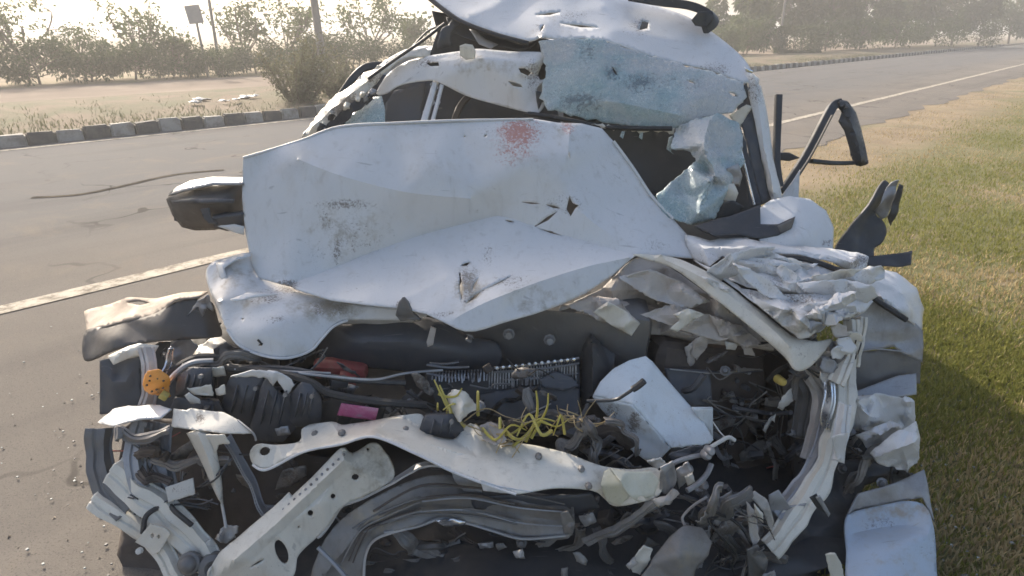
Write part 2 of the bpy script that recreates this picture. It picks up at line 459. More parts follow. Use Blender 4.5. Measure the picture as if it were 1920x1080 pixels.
def ringloop(cx, cy, rx, ry, rot=0, n=10):
    c, s = math.cos(rot), math.sin(rot)
    return [(cx + rx * math.cos(t) * c - ry * math.sin(t) * s, cy + rx * math.cos(t) * s + ry * math.sin(t) * c) for t in [i * 2 * math.pi / n for i in range(n)]]
def spline3(pts, seg=6):
    out = []; n = len(pts)
    for i in range(n - 1):
        p0, p1, p2, p3 = pts[max(i - 1, 0)], pts[i], pts[i + 1], pts[min(i + 2, n - 1)]
        for j in range(seg):
            t = j / seg
            out.append(.5 * ((2 * p1) + (-p0 + p2) * t + (2 * p0 - 5 * p1 + 4 * p2 - p3) * t * t + (-p0 + 3 * p1 - 3 * p2 + p3) * t ** 3))
    out.append(pts[-1]); return out
def sweep_data(path, prof, closed_prof=True, cap=True, up=Vector((0, 0, 1)), scales=None):
    verts, faces = [], []; m = len(prof); n = len(path)
    nrm = None
    for i, p in enumerate(path):
        t = (path[min(i + 1, n - 1)] - path[max(i - 1, 0)])
        t = t.normalized() if t.length > 1e-9 else Vector((0, 1, 0))
        if nrm is None:
            nrm = up - t * up.dot(t)
            if nrm.length < 1e-3: nrm = Vector((1, 0, 0)) - t * t.x
        else: nrm = nrm - t * nrm.dot(t)
        nrm.normalize(); bi = t.cross(nrm); s = scales[i] if scales else 1.0
        for (a, b) in prof: verts.append(p + bi * a * s + nrm * b * s)
    for i in range(n - 1):
        for j in range(m if closed_prof else m - 1):
            k_ = (j + 1) % m
            faces.append((i * m + j, i * m + k_, (i + 1) * m + k_, (i + 1) * m + j))
    if cap and closed_prof:
        faces.append(tuple(range(m - 1, -1, -1))); faces.append(tuple(range((n - 1) * m, n * m)))
    return verts, faces
def circ(r, n=7): return [(r * math.cos(2 * math.pi * i / n), r * math.sin(2 * math.pi * i / n)) for i in range(n)]
def to_world(pts): return [P(*p) if not isinstance(p, Vector) else p for p in pts]
def tube(name, pts, r, mat, parent=None, n=7, seg=6, taper=None):
    path = spline3(to_world(pts), seg) if len(pts) > 2 else to_world(pts)
    off = rootloc(parent); path = [p - off for p in path]
    sc_ = [1 + (taper - 1) * i / (len(path) - 1) for i in range(len(path))] if taper else None
    v, f = sweep_data(path, circ(r, n), scales=sc_)
    STATS['tri'] += 2 * len(f)
    return link(name, mesh_from(v, f, True, 50), mat, parent)
def beam(name, pts, prof, mat, parent=None, closed=True, up=Vector((0, -1, .3)), seg=6, thick=0.0, smooth=True, crumple=0.0, lam=.08):
    path = spline3(to_world(pts), seg) if (len(pts) > 2 and smooth) else to_world(pts)
    off = rootloc(parent); path = [p - off for p in path]
    v, f = sweep_data(path, prof, closed, True, up)
    STATS['tri'] += 2 * len(f)
    if crumple:
        SEED[0] += 1; co = np.array([tuple(x) for x in v])
        dv = np.stack([crump(co + 3 * i_, crumple, lam, SEED[0] * 3 + i_) for i_ in range(3)], 1); v = [Vector(x) for x in co + dv]
    return link(name, mesh_from(v, f, True, 18 if crumple else 30), mat, parent, thick)
def rect(w, h, b=.003):
    w, h = w / 2, h / 2
    return [(-w + b, -h), (w - b, -h), (w, -h + b), (w, h - b), (w - b, h), (-w + b, h), (-w, h - b), (-w, -h + b)]
def hat(w, d, fl):
    """pressed-steel channel with two flanges, open at the back"""
    return [(-w / 2 - fl, -d), (-w / 2, -d), (-w / 2 + d * .25, 0), (-w * .12, 0), (-w * .06, -d * .25), (w * .06, -d * .25), (w * .12, 0), (w / 2 - d * .25, 0), (w / 2, -d), (w / 2 + fl, -d)]
def bm_obj(name, bm, mat, parent=None, smooth=True, angle=32, thick=0.0):
    off = rootloc(parent); bmesh.ops.translate(bm, vec=-off, verts=bm.verts)
    bmesh.ops.recalc_face_normals(bm, faces=bm.faces)
    me = bpy.data.meshes.new(name); bm.to_mesh(me); bm.free()
    if smooth:
        me.polygons.foreach_set('use_smooth', [True] * len(me.polygons)); me.set_sharp_from_angle(angle=R(angle))
    STATS['tri'] += 2 * len(me.polygons)
    return link(name, me, mat, parent, thick)
def block(name, c, size, mat, parent=None, rot=(0, 0, 0), bev=.006, seg=2, dent=0.0, cuts=3):
    """a box with rounded edges and knocked-in faces"""
    bm = bmesh.new(); bmesh.ops.create_cube(bm, size=1)
    bmesh.ops.scale(bm, vec=size, verts=bm.verts)
    bmesh.ops.bevel(bm, geom=bm.edges[:], offset=min(bev, min(size) * .4), segments=seg, affect='EDGES', profile=.6)
    if dent:
        bmesh.ops.subdivide_edges(bm, edges=[e for e in bm.edges if e.calc_length() > min(size) * .5], cuts=cuts, use_grid_fill=True)
        SEED[0] += 1
        co = np.array([tuple(v.co) for v in bm.verts]); bm.normal_update()
        d = crump(co, dent, max(size) * .45, SEED[0])
        for v, dd in zip(bm.verts, d): v.co += v.normal * float(dd)
    bmesh.ops.rotate(bm, cent=(0, 0, 0), matrix=Matrix.Rotation(rot[2], 3, 'Z') @ Matrix.Rotation(rot[1], 3, 'Y') @ Matrix.Rotation(rot[0], 3, 'X'), verts=bm.verts)
    bmesh.ops.translate(bm, vec=c if isinstance(c, Vector) else P(*c), verts=bm.verts)
    return bm_obj(name, bm, mat, parent)
def turned(name, c, prof, mat, parent=None, axis=Vector((0, -1, .3)), n=20):
    """a lathed part: profile of (radius, height along axis)"""
    axis = axis.normalized(); q = axis.to_track_quat('Z', 'Y'); c = c if isinstance(c, Vector) else P(*c)
    verts, faces = [], []; m = len(prof)
    for i in range(n):
        a = 2 * math.pi * i / n
        for (r_, h) in prof: verts.append(c + q @ Vector((r_ * math.cos(a), r_ * math.sin(a), h)) - rootloc(parent))
    for i in range(n):
        for j in range(m - 1):
            k_ = (i + 1) % n
            faces.append((i * m + j, k_ * m + j, k_ * m + j + 1, i * m + j + 1))
    STATS['tri'] += 2 * len(faces)
    return link(name, mesh_from(verts, faces, True, 40), mat, parent)
# ------------------------------------------------------------------ the place: ground, road, median
TH = math.atan2(.725, .689)
def RW(s, n, z=0.0):
    return Vector((s * math.cos(TH) - n * math.sin(TH), s * math.sin(TH) + n * math.cos(TH), z))
def to_road(p): return (p.x * math.cos(TH) + p.y * math.sin(TH), -p.x * math.sin(TH) + p.y * math.cos(TH))
def strip(name, n0, n1, z, mat, s0=-440, s1=440, jag0=0.0, jag1=0.0, parent=None, kind='structure', dz=0.0):
    ss = [s0, -120, -60] + list(np.arange(-30, 40, .35)) + list(np.arange(40, 120, 2.0)) + [200, 320, s1]
    v, f = [], []; rows = 3
    for s in ss:
        a = n0 - (2.9 * min(1, max(0, (4.0 - s) / 2.6)) if name == 'road' else 0) + (jag0 * (math.sin(s * 1.7) * .4 + math.sin(s * 4.3 + 1) * .3 + random.uniform(-.3, .3)))
        b = n1 + (jag1 * (math.sin(s * 1.3) * .4 + random.uniform(-.5, .5)))
        for j in range(rows): v.append((s, a + (b - a) * j / (rows - 1), z + (dz * random.uniform(0, 1) if 0 < j < rows - 1 else 0)))
    for i in range(len(ss) - 1):
        for j in range(rows - 1):
            f.append((i * rows + j, (i + 1) * rows + j, (i + 1) * rows + j + 1, i * rows + j + 1))
    o = link(name, mesh_from(v, f, True), mat, parent)
    if parent is None: o.rotation_euler.z = TH; tag(o, kind=kind)
    return o
gm = mesh_from([(-480, -480, 0), (480, -480, 0), (480, 480, 0), (-480, 480, 0)], [(0, 1, 2, 3)])
tag(link('ground', gm, 'dirt'), kind='structure')
road = strip('road', 3.2, 11.05, .005, 'asphalt', jag0=.22)
strip('edge_line', 4.36, 4.50, .010, 'road_paint', jag0=.015, jag1=.015, parent=road)
tm = [RW(*to_road(G(x_, y_)), .012) for x_, y_ in ((60, 372), (150, 366), (240, 348), (300, 334), (350, 326), (420, 320))]
v_, f_ = sweep_data(spline3([Vector((*to_road(p_), .010)) for p_ in tm], 8), [(-.035, 0), (.035, 0)], False, False, Vector((0, 0, 1)))
link('tyre_mark', mesh_from(v_, f_), 'tyre_black', road)
strip('lane_line', 10.75, 10.85, .010, 'road_paint', parent=road)
far_road = strip('far_road', 17.2, 22.4, .006, 'dusty_road')
strip('median_ground', 11.16, 16.8, .12, 'median_soil', dz=.12)
kerb = empty('kerb', (0, 0, 0), None, None, kind='structure'); kerb.rotation_euler.z = TH
kme = {}
def kerb_mesh(key):
    if key not in kme:
        bm = bmesh.new(); bmesh.ops.create_cube(bm, size=1)
        bmesh.ops.scale(bm, vec=(KL - .014, .16, .24), verts=bm.verts)
        for v_ in bm.verts:
            if v_.co.z > 0: v_.co.y += .02 if v_.co.y < 0 else 0
            v_.co += Vector((random.uniform(-.007, .007), random.uniform(-.010, .010), random.uniform(-.014, .014)))
        bmesh.ops.bevel(bm, geom=bm.edges[:], offset=.022, segments=2, affect='EDGES')
        me = bpy.data.meshes.new('kerb_stone'); bm.to_mesh(me); bm.free(); me.materials.append(MATS['kerb_white' if key[0] else 'kerb_black']); kme[key] = me
    return kme[key]
KL = .345
for i in range(-58, 235):
    o = bpy.data.objects.new('kerb_stone', kerb_mesh((i % 2, (i * 7) % 5))); C.objects.link(o); o.parent = kerb
    o.location = (i * KL, 11.13 + random.uniform(-.015, .015), .06 + random.uniform(-.018, .012)); o.rotation_euler = (random.uniform(-.025, .025), random.uniform(-.02, .02), random.uniform(-.02, .02))
fv, ff = [], []
for i in range(235, 900):
    if i % 2 == 0: continue
    b = len(fv)
    for dx in (0, KL):
        for (y_, z_) in ((11.05, 0), (11.07, .17), (11.2, .17)): fv.append((i * KL + dx, y_, z_))
    ff += [(b, b + 3, b + 4, b + 1), (b + 1, b + 4, b + 5, b + 2)]
tag(link('far_kerb_stones', mesh_from(fv, ff, False), 'kerb_white', kerb), kind='stuff')

# ------------------------------------------------------------------ plants
def leaf_quads(centers, dirs, size, r, asp=.42, droop=.25):
    n = len(centers); d = dirs / (np.linalg.norm(dirs, axis=1)[:, None] + 1e-9)
    s = np.cross(d, r.normal(size=(n, 3))); s /= np.linalg.norm(s, axis=1)[:, None] + 1e-9
    L = size * r.uniform(.6, 1.3, n)[:, None]
    tip = centers + d * L + np.array([0, 0, -1]) * L * droop
    mid = centers + d * L * .5
    V = np.stack([centers, mid + s * L * asp * .5, tip, mid - s * L * asp * .5], 1).reshape(-1, 3)
    return V, [(4 * i, 4 * i + 1, 4 * i + 2, 4 * i + 3) for i in range(n)]
def limbs(paths):
    V, Fc = [], []
    for pts, r0, r1, n in paths:
        path = spline3(pts, 4) if len(pts) > 2 else pts
        v, f = sweep_data(path, circ(1, n), scales=[r0 + (r1 - r0) * i / max(1, len(path) - 1) for i in range(len(path))])
        b = len(V); V += v; Fc += [tuple(i + b for i in q) for q in f]
    return V, Fc
def plant(name, label, cat, base, h, w, style, seed, group=None, leaf='leaf_green', nleaf=1800, lsize=.16, trunk_r=.06):
    r = np.random.default_rng(seed); base = Vector(base)
    t = empty(name, base, label, cat, group)
    paths, cen, dr = [], [], []
    if style == 'tuft':
        nb = 9
        for i in range(nb):
            a = r.uniform(0, 6.28); rr = w * .5 * math.sqrt(r.uniform(.05, 1)); hz = h * r.uniform(.62, 1.0)
            p = [Vector((0, 0, 0)), Vector((rr * .25 * math.cos(a), rr * .25 * math.sin(a), hz * .45)), Vector((rr * .8 * math.cos(a), rr * .8 * math.sin(a), hz * .75)), Vector((rr * math.cos(a), rr * math.sin(a), hz))]
            paths.append((p, trunk_r * .6, .012, 5))
            for b in range(6):
                q = p[2] if b < 3 else p[3]
                e = q + Vector((r.normal() * w * .13, r.normal() * w * .13, abs(r.normal()) * h * .09))
                paths.append(([p[1] if b == 0 else p[2], q, e], .016, .007, 4))
                m = nleaf // (nb * 6)
                cen.append(np.array(e) + r.normal(size=(m, 3)) * lsize * .75); dd = r.normal(size=(m, 3)); dd[:, 2] += .5; dr.append(dd)
    elif style == 'dense':
        paths.append(([Vector((0, 0, 0)), Vector((r.normal() * .06, r.normal() * .06, h * .35)), Vector((r.normal() * .15, r.normal() * .1, h * .7))], trunk_r, trunk_r * .4, 7))
        nc = 26
        for i in range(nc):
            a = r.uniform(0, 6.28); zz = r.uniform(.22, .95); prof = math.sqrt(max(.05, 1 - ((zz - .55) / .5) ** 2))
            rr = w * .5 * prof * math.sqrt(r.uniform(.15, 1.0))
            c = np.array([rr * math.cos(a), rr * math.sin(a), zz * h])
            paths.append(([Vector((0, 0, h * min(.6, zz * .6))), Vector((c[0] * .55, c[1] * .55, c[2] * .85)), Vector(c)], trunk_r * .35, .008, 4))
            m = nleaf // nc; sr = w * r.uniform(.08, .16)
            q = r.normal(size=(m, 3)); q /= np.linalg.norm(q, axis=1)[:, None]; q *= (r.uniform(.35, 1.15, m) ** .6)[:, None]
            cen.append(c + q * sr * np.array([1.1, 1.1, .85])); dd = q + r.normal(size=(m, 3)) * .5; dr.append(dd)
    elif style == 'wispy':
        for i in range(46):
            a = r.uniform(0, 6.28); rr = w * .5 * math.sqrt(r.uniform(0, 1)); hz = h * r.uniform(.45, 1.0) * (1 - .3 * (rr / (w * .5)) ** 2)
            b0 = Vector((rr * .25 * math.cos(a), rr * .25 * math.sin(a), 0))
            p = [b0, Vector((rr * .6 * math.cos(a), rr * .6 * math.sin(a), hz * .5)), Vector((rr * math.cos(a) + r.normal() * .05, rr * math.sin(a) + r.normal() * .05, hz))]
            paths.append((p, .014, .004, 4))
            sp_ = spline3(p, 8); m = nleaf // 46
            idx = r.integers(3, len(sp_), m)
            cen.append(np.array([tuple(sp_[j]) for j in idx]) + r.normal(size=(m, 3)) * w * .045)
            dd = r.normal(size=(m, 3)); dd[:, 2] += .6; dr.append(dd)
    V, Fc = limbs(paths)
    link('trunk' if style != 'wispy' else 'stems', mesh_from(V, Fc), 'bark', t)
    cv, cf = leaf_quads(np.concatenate(cen), np.concatenate(dr), lsize, r)
    link('crown', mesh_from(cv, cf, False), leaf, t)
    STATS['tri'] += 2 * len(cf) + 2 * len(Fc)
    return t
def at(px, Y, z=0.0):
    """ground spot that lies Y metres off in the direction of picture column px"""
    p = P(px, 100, Y); return (p.x, Y, z)
# left side, beyond the far carriageway and on the median
def on_line(px, n_):
    Y = n_ / (.689 - .725 * (px - 960) / 1260.0); return Y
for px, n_, ytop, wpx, st, lab in (
    (40, 25, 15, 130, 'tuft', 'sparse tuft-leaved tree at the far left end of the roadside row'),
    (150, 25, 45, 110, 'dense', 'low rounded tree second from the far left end of the row'),
    (256, 25, 26, 95, 'tuft', 'leafy small tree left of the tilted square sign'),
    (318, 24.5, 72, 60, 'tuft', 'lowest leafy tree right beside the tilted square sign'),
    (538, 25, 8, 150, 'tuft', 'wide sparse tree between the thin and the thick pole'),
    (458, 26, 22, 95, 'tuft', 'thin sparse tree just beside the thin dark pole'),
    (697, 25, 6, 105, 'tuft', 'round topped sparse tree beside the thick pole and the wrecked roof'),
    (785, 25, 40, 70, 'tuft', 'small bare-branched tree just left of the torn roof edge')):
    Y = on_line(px, n_); h = P(px, ytop, Y).z; w = wpx * Y / 1260
    plant('tree', lab, 'tree', at(px, Y), h, w, st, int(px), 'trees behind the far carriageway', 'leaf_green', 760 if st == 'tuft' else 2200, .17 * Y / 22 if st == 'tuft' else .12, .05)
names_s = [(-60, 80, 'at the far left edge of the view'), (60, 84, 'under the sparse tree at far left'), (160, 90, 'under the low rounded tree'), (245, 88, 'under the leafy small tree left of the sign'), (330, 98, 'just left of the foot of the tilted square sign'), (405, 97, 'at the foot of the thin dark pole'), (475, 88, 'under the thin sparse tree'), (548, 80, 'behind the wispy grey bush'), (620, 66, 'at the foot of the thick pole'), (670, 70, 'tallest of the hedge, right of the thick pole'), (735, 84, 'under the round topped sparse tree'), (800, 82, 'seen past the torn roof edge')]
for px, ytop, s_ in names_s:
    Y = on_line(px, 23.8); h = P(px, ytop, Y).z + .05; w = 125 * Y / 1260
    plant('hedge_shrub', 'dull green hedge shrub ' + s_, 'shrub', at(px, Y), h, w, 'dense', int(px) + 900, 'hedge beyond the far carriageway', 'leaf_dark', 3200, .11, .04)
plant('wispy_bush', 'tall wispy grey-green bush standing on the median behind the black and white kerb', 'bush', at(552, 13.3, .1), P(552, 52, 13.3).z - .1, 1.55, 'wispy', 21, None, 'leaf_dusty', 5600, .07)
plant('wispy_bush', 'smaller wispy bush on the median behind the wispy grey one', 'bush', at(625, 14.6, .1), 1.05, 1.2, 'wispy', 22, None, 'leaf_dusty', 2600, .07)
# right side, on the median and behind it
for px, Y, h, w, lf, lab in (
    (1375, 44, 3.4, 3.6, 'leaf_green', 'rounded green tree nearest the broken roof on the right'),
    (1462, 50, 5.2, 4.6, 'leaf_dark', 'tall round tree behind the dark clipped hedge block'),
    (1545, 52, 5.0, 3.6, 'leaf_green', 'second tall tree right of the dark clipped hedge block'),
    (1612, 56, 5.4, 4.6, 'leaf_dark', 'third tall tree along the median to the right'),
    (1690, 60, 4.8, 5.0, 'leaf_green', 'fourth tree along the median to the right'),
    (1780, 62, 5.6, 5.6, 'leaf_dark', 'fifth and broadest tree along the median to the right'),
    (1885, 70, 6.2, 6.6, 'leaf_green', 'outermost tree at the right edge of the view')):
    plant('tree', lab, 'tree', at(px, Y, .1), h, w, 'dense', int(px), 'trees along the median on the right', 'leaf_dark' if lf == 'leaf_dark' else 'leaf_green', 9500, .34, .12)
for px, Y, h, w, lab in (
    (1352, 38, 1.5, 2.2, 'low pale shrub at the kerb next to the roof edge'),
    (1400, 40, 2.2, 2.4, 'bushy shrub at the kerb left of the brown-leaved shrub'),
    (1432, 42, 1.7, 2.0, 'brown-leaved shrub at the kerb beside the clipped hedge'),
    (1546, 46, 1.9, 3.0, 'shrub at the kerb right of the clipped hedge'),
    (1610, 49, 2.0, 3.4, 'second shrub at the kerb right of the clipped hedge'),
    (1675, 52, 2.0, 3.6, 'third shrub at the kerb right of the clipped hedge'),
    (1750, 56, 2.1, 4.0, 'fourth shrub at the kerb right of the clipped hedge'),
    (1830, 60, 2.2, 4.4, 'fifth shrub at the kerb right of the clipped hedge')):
    plant('kerb_shrub', lab, 'shrub', at(px, Y, .15), h, w, 'dense', int(px) + 77, 'shrubs behind the right kerb', 'leaf_green' if px != 1432 else 'leaf_dusty', 1800, .2, .05)
# clipped hedge block
def clipped():
    p = Vector(at(1493, 43.5, .15)); t = empty('clipped_hedge', p, 'dark square clipped hedge block behind the kerb on the right', 'hedge')
    r = np.random.default_rng(5); n = 5200; c = r.uniform(-1, 1, (n, 3)); ax = r.integers(0, 3, n); c[np.arange(n), ax] = np.sign(c[np.arange(n), ax]) * r.uniform(.82, 1.04, n)
    d = c + r.normal(size=(n, 3)) * .6; c = c * np.array([1.15, .8, .72]) + np.array([0, 0, .74])
    v, f = leaf_quads(c, d, .16, r); link('crown', mesh_from(v, f, False), 'leaf_dark', t)
    V, Fc = limbs([([Vector((x, 0, 0)), Vector((x * 1.1, .05, .5)), Vector((x * 1.3, 0, 1.1))], .05, .02, 5) for x in (-.7, -.2, .3, .8)])
    link('stems', mesh_from(V, Fc), 'bark', t)
clipped()
# poles and sign
def pole(px, Y, h, r_, lab, name='pole', lean=0.0):
    b = Vector(at(px, Y)); t = empty(name, b, lab, 'pole', None)
    V, Fc = limbs([([Vector((0, 0, 0)), Vector((lean * .5, 0, h * .5)), Vector((lean, 0, h))], r_, r_ * .75, 10)])
    link('shaft', mesh_from(V, Fc), 'pole_metal', t)
    bm = bmesh.new(); bmesh.ops.create_cone(bm, segments=12, radius1=r_ * 2.2, radius2=r_ * 1.6, depth=.3, cap_ends=True); bmesh.ops.translate(bm, vec=(0, 0, .15), verts=bm.verts)
    me = bpy.data.meshes.new('footing'); bm.to_mesh(me); bm.free(); link('footing', me, 'pole_metal', t)
    V, Fc = limbs([([Vector((lean - .7, 0, h - .3)), Vector((lean, -.02, h - .3)), Vector((lean + .7, 0, h - .3))], .04, .04, 6)])
    link('cross_arm', mesh_from(V, Fc), 'pole_metal', t)
pole(408, 24, 7.2, .055, 'thin dark pole rising beside the tilted square sign')
pole(604, 22, 7.2, .13, 'thick grey pole rising behind the wispy bush', lean=-.25)
pole(1458, 46, 7.5, .08, 'slim pale pole among the trees on the right')
def sign():
    b = Vector(at(383, 23)); t = empty('road_sign', b, 'tilted square sign board seen from its grey back on a thin post', 'sign')
    top = P(366, 30, 23) - b; foot = Vector((0, 0, 0))
    V, Fc = limbs([([foot, foot.lerp(top, .5), top], .045, .04, 8)]); link('post', mesh_from(V, Fc), 'pole_metal', t)
    bm = bmesh.new(); bmesh.ops.create_cube(bm, size=1); bmesh.ops.scale(bm, vec=(.46, .03, .56), verts=bm.verts)
    bmesh.ops.bevel(bm, geom=bm.edges[:], offset=.012, segments=2, affect='EDGES')
    bmesh.ops.rotate(bm, cent=(0, 0, 0), matrix=Matrix.Rotation(R(-8), 3, 'Y') @ Matrix.Rotation(R(25), 3, 'Z'), verts=bm.verts)
    bmesh.ops.translate(bm, vec=P(364, 27, 22.9) - b, verts=bm.verts)
    me = bpy.data.meshes.new('board'); bm.to_mesh(me); bm.free(); link('board', me, 'sign_back', t)
    for dz in (.14, -.14):
        V, Fc = limbs([([P(364, 27, 22.95) - b + Vector((-.24, .03, dz)), P(364, 27, 22.95) - b + Vector((.24, .03, dz))], .018, .018, 5)]); link('brace', mesh_from(V, Fc), 'pole_metal', t)
sign()
# litter on the median
lit = [(365, 196, .30, 'pale crumpled litter scrap leftmost of the heap on the median'), (378, 190, .34, 'largest white litter scrap in the left heap on the median'), (420, 193, .25, 'thin white litter scrap between the two heaps on the median'), (445, 190, .22, 'small white litter scrap left of the bright one on the median'), (462, 186, .38, 'bright white litter sheet nearest the wispy bush'), (480, 183, .22, 'small bright litter scrap under the wispy bush')]
for i, (px, py, s_, lab) in enumerate(lit):
    g = G(px, py, .18); s_ *= .6; q = [(g.x + s_ * math.cos(a) * random.uniform(.5, 1), g.y + s_ * math.sin(a) * random.uniform(.4, .9), g.z + .05) for a in np.linspace(0, 5.6, 8)]
    o = sheet('litter_scrap', q, 'litter', None, ctrl=[(g.x, g.y, g.z + .11)], grid=.04, facet=(8, .05), crumple=.02, lam=.1, thick=.006, mapf=lambda a: a.copy(), jag=.01)
    tag(o, lab, 'litter', 'litter on the median')
# weeds on the median as ground cover
def blades(name, spots, h, mat, kind='stuff', lean=.35, wid=.006, parent=None):
    n = len(spots); r = np.random.default_rng(len(name) + n); s = np.array(spots)
    H = h * r.uniform(.45, 1.25, n)[:, None]; a = r.uniform(0, 6.28, n); side = np.stack([np.cos(a), np.sin(a), 0 * a], 1) * wid
    ln = r.normal(size=(n, 3)) * lean; ln[:, 2] = 0
    mid = s + np.array([0, 0, .55]) * H + ln * H * .35; tip = s + np.array([0, 0, 1.0]) * H + ln * H
    V = np.stack([s - side, s + side, mid + side * .7, tip, mid - side * .7], 1).reshape(-1, 3)
    o = link(name, mesh_from(V, [(5 * i, 5 * i + 1, 5 * i + 2, 5 * i + 3, 5 * i + 4) for i in range(n)], False), mat, parent)
    STATS['tri'] += 3 * n
    if parent is None: tag(o, kind=kind)
    return o
r = np.random.default_rng(3)
sp_ = []
for _ in range(22000):
    s, n_ = r.uniform(-26, 45), 11.35 + abs(r.normal()) * 1.6
    if n_ > 16.5 or math.sin(s * .8) + math.sin(s * .33 + 1) + r.normal() * .6 < -.5: continue
    q = RW(s, n_, .12); sp_.append((q.x, q.y, q.z))
tag(blades('weeds', sp_, .085, 'leaf_dusty', wid=.010), 'low dusty weeds covering the median soil behind the kerb', 'weeds')
gs, ds = [], []
for _ in range(340000):
    u_ = r.uniform(); y = .9 + 27 * u_ ** 2.2; x = max(r.uniform(.25, 1.5) * y * 1.05, r.uniform(.9, 2.6))
    s, n_ = to_road(Vector((x, y, 0)))
    pat = math.sin(x * 1.9 + 1.3 * math.sin(y * 1.4)) + math.sin(y * 2.3 + x * .7) + r.normal() * .8
    if n_ < 1.75 + .35 * math.sin(s * 1.1) + r.normal() * .3 and pat > -.8: gs.append((x, y, 0))
    elif n_ < 3.1 and r.uniform() < .35 and pat > -.3: ds.append((x, y, 0))
    elif n_ < 1.9 and r.uniform() < .5: ds.append((x, y, 0))
tag(blades('green_grass', gs, .034, 'grass_green', wid=.0035), 'short green grass beside the road on the right', 'grass')
tag(blades('dry_grass', ds, .03, 'grass_dry', wid=.004), 'short dry straw-coloured grass between dirt and green grass', 'grass')
# gravel on the shoulder
gv, gf = [], []
for _ in range(5200):
    px, Y = r.uniform(-250, 2150), r.uniform(1.3, 7) ** 1.0
    p = P(px, 500, Y); s, n_ = to_road(p)
    if n_ > 3.4 + abs(r.normal()) * .6 or (s < 3 and r.uniform() < .8): continue
    sz = r.uniform(.002, .007) * (1 + (r.uniform() > .98) * 1.2); b = len(gv)
    o8 = np.array([[1, 0, 0], [-1, 0, 0], [0, 1, 0], [0, -1, 0], [0, 0, .7], [0, 0, -.5]]) * sz * r.uniform(.6, 1.3, (6, 1)) + np.array([p.x, p.y, sz * .25 + .005])
    gv += [tuple(q) for q in o8]; gf += [(b, b + 2, b + 4), (b + 2, b + 1, b + 4), (b + 1, b + 3, b + 4), (b + 3, b, b + 4), (b + 2, b, b + 5), (b + 1, b + 2, b + 5), (b + 3, b + 1, b + 5), (b, b + 3, b + 5)]
k = NT('stone'); k.set(Base_Color=k.mix(k.geo.outputs['Random Per Island'], (.17, .14, .11), (.32, .27, .21)), Roughness=.9)
tag(link('gravel', mesh_from(gv, gf, False), 'stone'), 'loose gravel and grit on the road shoulder', 'gravel', kind='stuff')

# crumbs of broken glass and plastic on the ground around the car
gv, gf = [], []
for _ in range(1300):
    a_ = r.uniform(0, 6.283); d_ = 1.0 + abs(r.normal()) * .55; x, y = .1 + d_ * 1.15 * math.cos(a_), 2.1 + d_ * 1.1 * math.sin(a_)
    if y < .7: continue
    sz = r.uniform(.0018, .0042) * (1 + (r.uniform() > .97) * r.uniform(.5, 2)); b = len(gv); th = r.uniform(0, 6.28); cx_, sx_ = math.cos(th), math.sin(th)
    for z_ in (0, 1):
        for (p_, q_) in ((-1, -1), (1, -1), (1, 1), (-1, 1)):
            p2, q2 = p_ * sz * r.uniform(.6, 1.2), q_ * sz * r.uniform(.6, 1.2); gv.append((x + p2 * cx_ - q2 * sx_, y + p2 * sx_ + q2 * cx_, .012 + z_ * min(sz, .004) * 1.3))
    gf += [(b + 4, b + 5, b + 6, b + 7), (b, b + 1, b + 5, b + 4), (b + 1, b + 2, b + 6, b + 5), (b + 2, b + 3, b + 7, b + 6), (b + 3, b, b + 4, b + 7)]
k = NT('crumbs'); k.set(Base_Color=k.mix(k.geo.outputs['Random Per Island'], (.05, .05, .055), (.30, .33, .33)), Roughness=.6)
tag(link('glass_crumbs', mesh_from(gv, gf, False), 'crumbs'), 'crumbs of broken glass and plastic strewn on the ground round the wreck', 'debris', kind='stuff')
# ------------------------------------------------------------------ the wrecked car
car = empty('wrecked_car', (.1, 2.4, 0), 'wrecked white car with crushed front, folded bonnet and torn roof', 'car')
def K(Y, pts): return [(x, y, Y) for x, y in pts]
def L(pts, y0, Y0, y1, Y1): return [(x, y, Y0 + (Y1 - Y0) * (y - y0) / (y1 - y0)) for x, y in pts]

